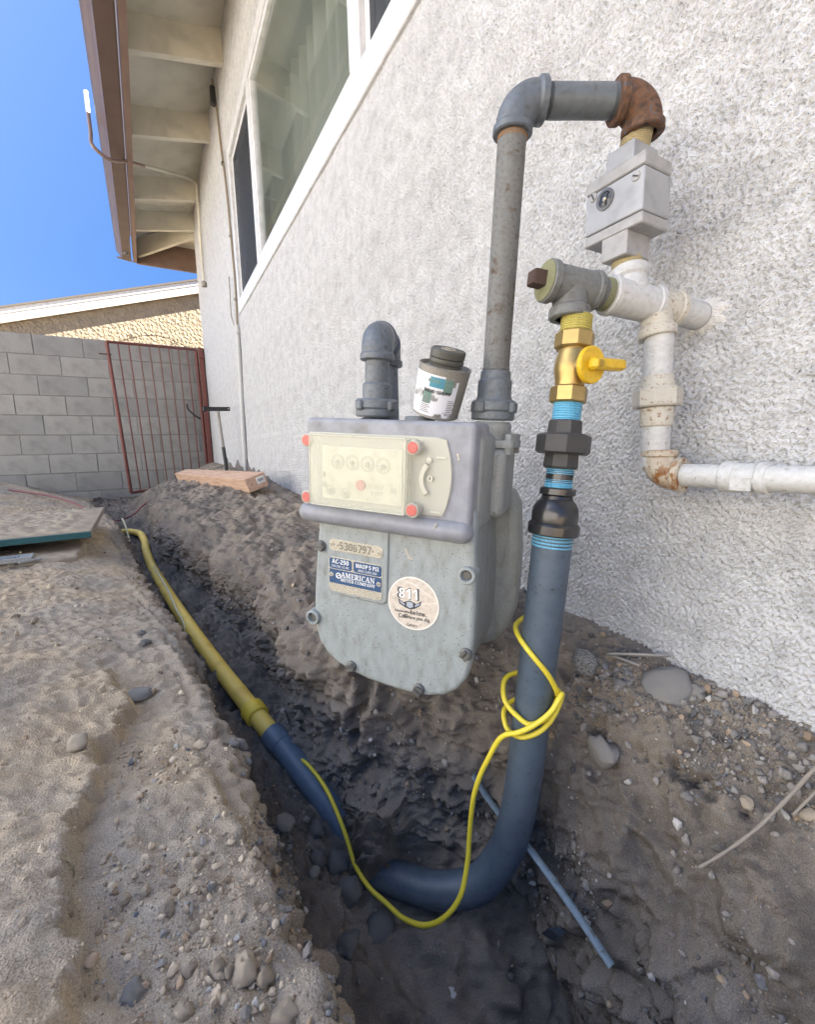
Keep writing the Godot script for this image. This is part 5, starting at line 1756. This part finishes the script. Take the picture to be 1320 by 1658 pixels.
	chip.transform = Transform3D(Basis(V(0.87, -0.02, 0.49), V(-0.3, 0.55, 0.78), V(-0.4, 0.83, -0.4)).orthonormalized(), V(-0.352, -0.348, -0.384) + V(-0.004, 0.012, 0.004))
	tag(chip, "small white flake in the dark bottom of the pit", "flake")
	m = MB.new()
	m.tri(V(-0.016, -0.01, 0.0), V(0.004, -0.028, 0.003), V(0.006, 0.004, 0.008), 1)
	m.tri(V(-0.016, -0.01, 0.0), V(0.006, 0.004, 0.008), V(-0.010, 0.016, 0.002), 1)
	m.tri(V(0.006, 0.004, 0.008), V(0.022, 0.016, 0.0), V(-0.010, 0.016, 0.002), 2)
	var scrap := put("plastic_scrap", m.done(), M.scrap_blue)
	scrap.transform = Transform3D(Basis(V(0.87, -0.02, 0.49), V(0.0, 0.9, 0.4), V(-0.49, -0.4, 0.8)).orthonormalized(), V(-0.211, -0.297, -0.346) + V(-0.006, 0.008, 0.006))
	tag(scrap, "crumpled dark blue plastic scrap beside the foot of the riser", "scrap")


func gravel() -> void:
	var cells := []
	var rows := TZ.size()
	var spots := []
	var nz := FastNoiseLite.new()
	nz.seed = 77
	nz.frequency = 5.0
	nz.fractal_octaves = 2
	var tries := 0
	while spots.size() < 30000 and tries < 900000:
		tries += 1
		var near := rng.randf() < 0.8
		var r := rng.randi_range(12, 380) if near else rng.randi_range(380, rows - 10)
		var c := rng.randi_range(60, TC - 8)
		var i := r * TC + c
		var p := TP[i]
		var q := float(c) / TC
		var n := nz.get_noise_3dv(p)
		var want := 0.10
		if p.x > -0.2 and p.z > -0.75:
			want = 0.8 if p.y > -0.12 else 0.5   # gravelly soil under the wall
		elif p.x > -0.70 and p.x < -0.5 and p.z > -0.62 and p.y > -0.24:
			want = 1.0    # crumbled lip of the left bank
		elif p.y < -0.1:
			want = 0.14
		want *= clampf(0.5 + n * 1.8, 0.05, 1.3)
		if rng.randf() < want:
			spots.append(i)
	var kinds := []
	var all := thing("gravel", "loose gravel and small clods scattered over the banks and trench", "gravel")
	all.set_meta("kind", "stuff")
	for k in 6:
		kinds.append(pebble_mesh(100 + k))
	for k in 6:
		var mm := MultiMesh.new()
		mm.transform_format = MultiMesh.TRANSFORM_3D
		mm.use_colors = true
		mm.mesh = kinds[k]
		var mine := []
		for j in range(k, spots.size(), 6):
			mine.append(spots[j])
		mm.instance_count = mine.size()
		for j in mine.size():
			var i: int = mine[j]
			var p := TP[i]
			var s := 0.0009 + 0.00085 * rng.randf() / maxf(0.09, pow(rng.randf(), 0.8))
			s = minf(s, 0.0068)
			if p.x < -0.5 and p.y > -0.2:
				s *= 0.62 if rng.randf() < 0.9 else 1.25
			if p.z < -1.2:
				s *= 1.15
			var b := Basis.from_euler(V(rng.randf() * TAU, rng.randf() * TAU, rng.randf() * TAU))
			b = b * Basis.from_scale(V(s * rng.randf_range(0.8, 1.35), s * rng.randf_range(0.5, 0.95), s * rng.randf_range(0.75, 1.2)))
			mm.set_instance_transform(j, Transform3D(b, p + TN[i] * s * rng.randf_range(0.05, 0.5)))
			var dryp := p.x < -0.57
			var t := rng.randf_range(0.6, 1.4)
			var c := Color(0.58, 0.485, 0.365) if dryp else Color(0.26, 0.24, 0.22)
			var hue := rng.randf()
			if hue < 0.08:
				c = Color(0.44, 0.42, 0.39)
			elif hue < (0.11 if dryp else 0.2):
				c = Color(0.20, 0.20, 0.205)
			elif hue < 0.3:
				c = Color(0.40, 0.30, 0.21)
			mm.set_instance_color(j, Color(c.r * t, c.g * t, c.b * t))
		var o := MultiMeshInstance3D.new()
		o.multimesh = mm
		o.material_override = M.pebble
		o.name = "grit" if k == 0 else "grit_%03d" % k
		all.add_child(o, true)
		o.set_meta("kind", "stuff")


# ---------------------------------------------------------------- materials
func materials() -> void:
	var W := Color.WHITE
	var g := func(v: float) -> Color: return Color(v, v, v)
	var speck := ntex(1, 0.02, 5, [[0.0, g.call(0.90)], [0.45, g.call(0.97)], [0.6, W], [1.0, W]])
	var fine := ntex(2, 0.09, 4, [[0.0, g.call(0.80)], [0.5, g.call(0.94)], [1.0, W]])
	var cloud := ntex(3, 0.006, 5, [[0.0, g.call(0.88)], [0.5, g.call(0.97)], [1.0, W]])
	var hfine := ntex(4, 0.11, 4, [])
	var hmid := ntex(5, 0.035, 5, [])
	var hgrain := ntex(6, 0.16, 3, [], FastNoiseLite.TYPE_CELLULAR)
	var hpit := ntex(24, 0.085, 3, [[0.0, Color.BLACK], [0.27, g.call(0.2)], [0.42, g.call(0.9)], [1.0, W]], FastNoiseLite.TYPE_SIMPLEX_SMOOTH, 1024)
	# soil
	var sand := ntex(7, 0.12, 5, [[0.0, g.call(0.50)], [0.35, g.call(0.80)], [0.62, g.call(0.95)], [0.8, W], [1.0, W]], FastNoiseLite.TYPE_SIMPLEX_SMOOTH, 1024)
	var sandcloud := ntex(8, 0.011, 5, [[0.0, Color(0.80, 0.78, 0.77)], [0.5, Color(0.95, 0.94, 0.93)], [1.0, W]], FastNoiseLite.TYPE_SIMPLEX_SMOOTH, 1024)
	M.soil = mat(W, 0.97, 0.0, sand, 5.0, hfine, 0.14, sandcloud, 1.3)
	M.soil.vertex_color_use_as_albedo = true
	M.soil.metallic_specular = 0.2
	M.soil_pale = mat(lin(0.62, 0.53, 0.41), 0.97, 0.0, sand, 4.0, hfine, 0.10, sandcloud, 1.7)
	M.soil_pale.metallic_specular = 0.2
	M.pebble = mat(W, 0.95, 0.0, fine, 0.5)
	M.pebble.vertex_color_use_as_albedo = true
	M.pebble.metallic_specular = 0.25
	M.stone_grey = mat(lin(0.27, 0.255, 0.235), 0.9, 0.0, fine, 0.7, hfine, 0.03)
	M.stone_dark = mat(lin(0.15, 0.145, 0.14), 0.85, 0.0, fine, 0.7, hfine, 0.03)
	M.clod = mat(lin(0.26, 0.237, 0.215), 0.97, 0.0, sand, 5.0, hfine, 0.12, sandcloud, 2.3)
	M.stone_tan = mat(lin(0.56, 0.47, 0.36), 0.95, 0.0, sand, 0.6, hfine, 0.05)
	var granite := ntex(9, 0.14, 2, [[0.0, g.call(0.2)], [0.3, g.call(0.35)], [0.42, g.call(0.85)], [1.0, W]])
	M.stone_speck = mat(lin(0.42, 0.40, 0.36), 0.9, 0.0, granite, 0.09, hfine, 0.03)
	# buildings
	M.stucco = mat(lin(0.60, 0.605, 0.615), 0.95, 0.0, cloud, 0.9, hpit, 0.14, speck, 2.6)
	M.stucco.uv1_scale = Vector3.ONE * 3.1
	M.stucco.metallic_specular = 0.3
	M.stucco_plain = mat(lin(0.66, 0.65, 0.63), 0.92, 0.0, speck, 8.0, hfine, 0.2)
	M.plaster = mat(lin(0.55, 0.52, 0.46), 0.95)
	M.eave = mat(lin(0.70, 0.68, 0.58), 0.75, 0.0, cloud, 1.2, hmid, 0.03)
	M.brown = mat(lin(0.19, 0.125, 0.10), 0.6, 0.0, cloud, 1.4)
	M.gutter = mat(lin(0.26, 0.185, 0.16), 0.3, 0.0, cloud, 1.0)
	M.shingle = mat(lin(0.16, 0.14, 0.12), 0.95, 0.0, fine, 2.0)
	M.vinyl = mat(lin(0.66, 0.665, 0.67), 0.4, 0.0, speck, 1.5)
	M.glass = mat(Color(0.55, 0.62, 0.58, 0.16), 0.03)
	M.glass.transparency = BaseMaterial3D.TRANSPARENCY_ALPHA
	M.screen = mat(Color(0.09, 0.09, 0.1, 0.72), 0.6)
	M.screen.transparency = BaseMaterial3D.TRANSPARENCY_ALPHA
	M.curtain = mat(lin(0.34, 0.37, 0.33), 0.9)
	M.curtain.backlight_enabled = true
	M.curtain.backlight = Color(0.3, 0.3, 0.28)
	var swirl := ntex(10, 0.02, 4, [])
	M.tan_stucco = mat(lin(0.33, 0.275, 0.20), 0.95, 0.0, cloud, 0.5, swirl, 1.8)
	M.tan_stucco.uv1_scale = Vector3.ONE * 1.3
	M.bounce_stucco = mat(lin(0.44, 0.46, 0.49), 0.95)  # wall of the added unseen house, toned for the sunlight it bounces
	M.white_paint = mat(lin(0.78, 0.77, 0.74), 0.55, 0.0, speck, 1.5)
	M.mortar = mat(lin(0.24, 0.235, 0.22), 0.95, 0.0, fine, 3.0)
	M.block = mat(lin(0.39, 0.38, 0.355), 0.95, 0.0, cloud, 1.4, hfine, 0.25, fine, 2.5)
	M.block2 = mat(lin(0.42, 0.41, 0.38), 0.95, 0.0, cloud, 1.7, hfine, 0.25, fine, 2.5)
	M.block3 = mat(lin(0.36, 0.355, 0.335), 0.95, 0.0, cloud, 1.1, hfine, 0.25, fine, 2.5)
	M.red_iron = mat(lin(0.19, 0.065, 0.052), 0.65, 0.0, speck, 6.0)
	M.red_iron2 = mat(lin(0.24, 0.12, 0.09), 0.75, 0.0, fine, 6.0)
	M.rust_dark = mat(lin(0.09, 0.055, 0.042), 0.75, 0.1, fine, 20.0, hfine, 0.05)
	M.black_iron = mat(lin(0.035, 0.034, 0.034), 0.55, 0.2, fine, 10.0)
	# meter
	var grime := ntex(12, 0.012, 6, [[0.0, Color(0.82, 0.80, 0.76)], [0.3, Color(0.94, 0.94, 0.93)], [0.7, W], [1.0, W]], FastNoiseLite.TYPE_SIMPLEX_SMOOTH, 1024)
	var dots := ntex(13, 0.10, 2, [[0.0, g.call(0.94)], [0.2, g.call(1.0)], [0.80, g.call(1.0)], [0.86, Color(0.72, 0.69, 0.62)], [1.0, Color(0.55, 0.52, 0.46)]])
	M.meter_grey = mat(lin(0.325, 0.355, 0.355), 0.5, 0.0, grime, 3.0, hfine, 0.02, dots, 5.0)
	M.meter_side = mat(lin(0.31, 0.325, 0.315), 0.5, 0.0, grime, 6.0, hfine, 0.03, dots, 6.0)
	M.lavender = mat(lin(0.295, 0.305, 0.34), 0.42, 0.0, grime, 2.0, hfine, 0.01, speck, 3.3)
	for mm in [M.meter_grey, M.meter_side]:
		mm.uv1_scale = V(5.0, 2.2, 5.0)
	M.milky = mat(lin(0.84, 0.83, 0.68, 0.26), 0.32, 0.0)
	M.milky.transparency = BaseMaterial3D.TRANSPARENCY_ALPHA
	M.milky_base = mat(lin(0.72, 0.71, 0.60, 0.5), 0.3, 0.0)
	M.milky_base.transparency = BaseMaterial3D.TRANSPARENCY_ALPHA
	M.milky_rim = mat(lin(0.74, 0.72, 0.60, 0.7), 0.3, 0.0)
	M.milky_rim.transparency = BaseMaterial3D.TRANSPARENCY_ALPHA
	M.cream = mat(lin(0.74, 0.72, 0.56), 0.7, 0.0, cloud, 12.0)
	M.dial_ink = mat(lin(0.46, 0.455, 0.36), 0.7)
	M.red_plastic = mat(lin(0.60, 0.15, 0.125), 0.45, 0.0, speck, 20.0)
	var worn := ntex(14, 0.07, 4, [[0.0, Color(0.55, 0.52, 0.45)], [0.42, Color(0.80, 0.78, 0.72)], [0.6, W], [1.0, W]])
	M.plate_metal = mat(lin(0.66, 0.63, 0.55), 0.42, 0.25, worn, 16.0, hfine, 0.02)
	M.blue_enamel = mat(lin(0.045, 0.115, 0.27), 0.45, 0.0, worn, 14.0)
	M.white_ink = mat(lin(0.78, 0.79, 0.78), 0.5)
	M.ink = mat(lin(0.045, 0.045, 0.05), 0.6)
	M.ink_soft = mat(lin(0.18, 0.18, 0.19), 0.7)
	M.stamp = mat(lin(0.22, 0.20, 0.16), 0.6)
	M.sticker = mat(lin(0.66, 0.585, 0.50), 0.55, 0.0, grime, 9.0)
	M.sticker_line = mat(lin(0.80, 0.77, 0.70), 0.55)
	M.sticker_white = mat(lin(0.80, 0.79, 0.76), 0.5)
	M.sticker_blue = mat(lin(0.40, 0.44, 0.50), 0.5)
	M.bare_metal = mat(lin(0.62, 0.60, 0.56), 0.4, 0.3, worn, 40.0)
	M.screw = mat(lin(0.20, 0.195, 0.18), 0.5, 0.5, fine, 40.0)
	# pipes
	var scuff := ntex(15, 0.03, 5, [[0.0, Color(0.72, 0.67, 0.60)], [0.28, Color(0.93, 0.92, 0.90)], [0.58, W], [1.0, W]])
	var rusty := ntex(16, 0.016, 5, [[0.0, Color(0.62, 0.42, 0.28)], [0.17, Color(0.80, 0.70, 0.60)], [0.27, Color(0.97, 0.97, 0.96)], [1.0, W]])
	var drips := ntex(17, 0.045, 5, [[0.0, Color(0.42, 0.22, 0.10)], [0.18, Color(0.66, 0.48, 0.32)], [0.26, Color(0.95, 0.94, 0.91)], [1.0, W]])
	var rusty2 := ntex(26, 0.012, 5, [[0.0, Color(0.60, 0.36, 0.18)], [0.30, Color(0.74, 0.54, 0.34)], [0.42, Color(0.97, 0.96, 0.94)], [1.0, W]])
	var drips2 := ntex(27, 0.06, 4, [[0.0, Color(0.50, 0.34, 0.22)], [0.13, Color(0.72, 0.60, 0.48)], [0.19, Color(0.97, 0.97, 0.96)], [1.0, W]])
	M.pipe_grey = mat(lin(0.145, 0.166, 0.185), 0.48, 0.0, scuff, 9.0, hfine, 0.03)
	M.pipe_grey2 = mat(lin(0.125, 0.145, 0.17), 0.42, 0.0, scuff, 7.0, hmid, 0.04)
	M.pipe_slate = mat(lin(0.13, 0.15, 0.168), 0.45, 0.0, scuff, 5.0, hfine, 0.02)
	M.pipe_weathered = mat(lin(0.18, 0.184, 0.18), 0.6, 0.0, scuff, 12.0, hfine, 0.08, rusty, 5.0)
	M.tee_grey = mat(lin(0.165, 0.172, 0.168), 0.55, 0.0, scuff, 8.0, hmid, 0.05)
	var rustmap := ntex(18, 0.03, 5, [[0.0, Color(0.22, 0.17, 0.15)], [0.32, Color(0.38, 0.28, 0.23)], [0.5, Color(0.50, 0.38, 0.30)], [0.60, Color(0.55, 0.36, 0.22)], [0.72, Color(0.42, 0.36, 0.33)], [0.78, Color(0.42, 0.44, 0.47)], [1.0, Color(0.42, 0.45, 0.49)]])
	M.rust = mat(lin(0.68, 0.70, 0.72), 0.85, 0.0, rustmap, 6.0, hmid, 0.12)
	M.rust_orange = mat(lin(0.42, 0.20, 0.06), 0.8, 0.0, fine, 20.0)
	M.aluminium = mat(lin(0.42, 0.43, 0.445), 0.45, 0.3, cloud, 8.0, hfine, 0.012)
	M.aluminium2 = mat(lin(0.41, 0.405, 0.40), 0.5, 0.25, cloud, 14.0, hfine, 0.015)
	M.bezel = mat(lin(0.16, 0.16, 0.165), 0.35, 0.6)
	M.dark_glass = mat(lin(0.035, 0.04, 0.05), 0.08)
	M.dope_cream = mat(lin(0.62, 0.55, 0.36), 0.7, 0.0, worn, 30.0)
	M.dope_olive = mat(lin(0.36, 0.37, 0.22), 0.75, 0.0, worn, 30.0, hfine, 0.1)
	M.dope_olive2 = mat(lin(0.52, 0.52, 0.36), 0.75, 0.0, worn, 30.0)
	M.dope_yellow = mat(lin(0.62, 0.56, 0.17), 0.7, 0.0, worn, 25.0)
	var smear := ntex(19, 0.05, 4, [[0.0, Color(0.25, 0.35, 0.42)], [0.35, Color(0.75, 0.85, 0.9)], [0.5, W], [1.0, W]])
	M.dope_blue = mat(lin(0.17, 0.48, 0.66), 0.35, 0.0, smear, 25.0)
	M.white_pipe = mat(lin(0.58, 0.585, 0.59), 0.5, 0.0, grime, 9.0, hfine, 0.03, drips2, 3.0)
	M.white_rusty = mat(lin(0.56, 0.54, 0.49), 0.6, 0.0, drips, 7.0, hfine, 0.04)
	M.white_rusty2 = mat(lin(0.56, 0.52, 0.45), 0.6, 0.0, drips, 6.0, hfine, 0.05, rusty2, 6.0)
	M.brass = mat(lin(0.47, 0.335, 0.13), 0.36, 0.8, cloud, 12.0, hfine, 0.015)
	M.yellow_plastic = mat(lin(0.74, 0.47, 0.02), 0.4, 0.0, speck, 12.0)
	M.yellow_dark = mat(lin(0.38, 0.24, 0.03), 0.5)
	M.riser_grey = mat(lin(0.085, 0.115, 0.152), 0.46, 0.0, speck, 4.0, hfine, 0.012, dots, 2.0)
	M.sleeve_blue = mat(lin(0.115, 0.165, 0.235), 0.45, 0.0, speck, 5.0)
	M.black_iron_wet = mat(lin(0.012, 0.012, 0.014), 0.18, 0.0, null, 1.0, hmid, 0.0)
	M.black_iron_wet.clearcoat_enabled = true
	M.black_iron_wet.clearcoat = 0.6
	M.union_iron = mat(lin(0.075, 0.072, 0.07), 0.38, 0.3, fine, 22.0, hfine, 0.05)
	var dusty := ntex(20, 0.018, 5, [[0.0, Color(0.74, 0.70, 0.60)], [0.22, Color(0.92, 0.90, 0.84)], [0.4, W], [1.0, W]])
	M.yellow_pe = mat(lin(0.92, 0.66, 0.14), 0.5, 0.0, dusty, 0.8)
	M.yellow_pe2 = mat(lin(0.90, 0.66, 0.07), 0.5, 0.0, dusty, 4.0)
	M.yellow_wire = mat(lin(0.76, 0.62, 0.05), 0.4)
	M.cream_wire = mat(lin(0.62, 0.58, 0.36), 0.5)
	M.red_wire = mat(lin(0.22, 0.06, 0.06), 0.5)
	# odds and ends
	M.board_grey = mat(lin(0.34, 0.30, 0.24), 0.9, 0.0, fine, 4.0)
	M.teal = mat(lin(0.022, 0.12, 0.14), 0.7, 0.0, worn, 9.0)
	M.zinc = mat(lin(0.46, 0.47, 0.47), 0.45, 0.3, worn, 8.0)
	M.steel = mat(lin(0.30, 0.32, 0.34), 0.4, 0.5, worn, 8.0)
	var streak := ntex(22, 0.014, 4, [[0.0, Color(0.84, 0.77, 0.72)], [0.5, Color(0.96, 0.93, 0.90)], [1.0, W]])
	M.wood = mat(lin(0.56, 0.40, 0.30), 0.9, 0.0, streak, 1.0)
	M.wood.uv1_scale = V(7, 7, 0.45)
	M.worn_paint = mat(lin(0.40, 0.385, 0.36), 0.7, 0.0, worn, 8.0)
	M.cable_tan = mat(lin(0.30, 0.25, 0.18), 0.7, 0.0, fine, 6.0)
	M.twig = mat(lin(0.34, 0.30, 0.25), 0.9, 0.0, fine, 25.0, hfine, 0.06)
	M.splinter = mat(lin(0.40, 0.375, 0.34), 0.9, 0.0, fine, 25.0)
	M.blue_strip = mat(lin(0.22, 0.29, 0.35), 0.8, 0.0, rusty, 14.0)
	M.can_tin = mat(lin(0.38, 0.37, 0.345), 0.5, 0.4, worn, 20.0, hmid, 0.05)
	var peel := ntex(23, 0.008, 4, [[0.0, Color(0.36, 0.33, 0.29)], [0.26, Color(0.55, 0.53, 0.48)], [0.32, W], [1.0, W]])
	M.can_paper = mat(lin(0.70, 0.71, 0.74), 0.6, 0.0, peel, 7.0)
	M.can_blue = mat(lin(0.10, 0.36, 0.50), 0.6, 0.0, worn, 20.0)
	M.can_teal = mat(lin(0.20, 0.33, 0.30), 0.65, 0.0, worn, 20.0)
	M.lid_dark = mat(lin(0.115, 0.118, 0.108), 0.5, 0.2, worn, 20.0)
	M.chip_white = mat(lin(0.6, 0.6, 0.6), 0.6)
	M.scrap_blue = mat(lin(0.07, 0.09, 0.12), 0.5)
	M.scrap_blue.cull_mode = BaseMaterial3D.CULL_DISABLED


func sky_picture(sun: Vector3) -> ImageTexture:
	# clear sky: deep blue away from the sun, paler towards the horizon and round the sun
	var im := Image.create(512, 256, false, Image.FORMAT_RGBAF)
	for j in 256:
		var el := (0.5 - (j + 0.5) / 256.0) * PI
		var y := sin(el)
		for i in 512:
			var az := ((i + 0.5) / 512.0 - 0.5) * TAU
			var d := V(sin(az) * cos(el), y, -cos(az) * cos(el))
			var c := clampf(d.dot(sun), -1.0, 1.0)
			var gm := acos(c)
			var yy := maxf(y, 0.0)
			var blue := (0.82 + 0.32 * c * c) * (0.86 + 0.50 * exp(-yy / 0.22))
			var haze := 1.0 * exp(-yy / 0.07) * (1.0 + 0.4 * maxf(c, 0.0)) + 3.8 * exp(-gm * 3.3) + 6.0 * exp(-gm * 9.0)
			var col := V(0.112, 0.385, 1.06) * blue + V(1.0, 0.985, 0.95) * haze
			im.set_pixel(i, j, Color(col.x, col.y, col.z))
	return ImageTexture.create_from_image(im)


func _ready() -> void:
	rng.seed = 20240
	# camera, held low over the left bank and turned towards the wall
	var cam := Camera3D.new()
	cam.name = "camera"
	cam.transform = Transform3D(Basis(V(0.87, -0.0224, 0.4925), V(0.0916, 0.9889, -0.1169), V(-0.4844, 0.1468, 0.8624)).orthonormalized(), V(-0.62, 0.36, 0.0))
	cam.fov = 99.64
	cam.near = 0.02
	cam.far = 400.0
	add_child(cam)
	cam.current = true
	var exposure := 9.6
	var to_sun := V(0.72, 0.66, 0.17).normalized()
	var env := Environment.new()
	env.background_mode = Environment.BG_SKY
	var pano := PanoramaSkyMaterial.new()
	pano.panorama = sky_picture(to_sun)
	pano.energy_multiplier = 1.0 / exposure
	var sky := Sky.new()
	sky.sky_material = pano
	env.sky = sky
	env.ambient_light_source = Environment.AMBIENT_SOURCE_SKY
	env.tonemap_mode = Environment.TONE_MAPPER_LINEAR
	env.tonemap_exposure = exposure
	env.sdfgi_enabled = true
	env.ssao_enabled = true
	env.ssil_enabled = true
	var we := WorldEnvironment.new()
	we.name = "world_environment"
	we.environment = env
	add_child(we)
	var sun := DirectionalLight3D.new()
	sun.name = "sun"
	sun.light_color = Color(1.0, 0.955, 0.88)
	sun.light_energy = 1.6
	sun.light_angular_distance = 0.53
	sun.shadow_enabled = true
	add_child(sun)
	sun.look_at_from_position(to_sun * 50.0, Vector3.ZERO, Vector3.UP)

	materials()
	ground()
	house()
	neighbour()
	bounce_house()
	block_wall()
	gate()
	meter()
	seismic_valve()
	manifold()
	shutoff_valve()
	branch()
	riser()
	service_line()
	wires()
	left_bank()
	right_bank()
	sticks()
	stones()
	gravel()
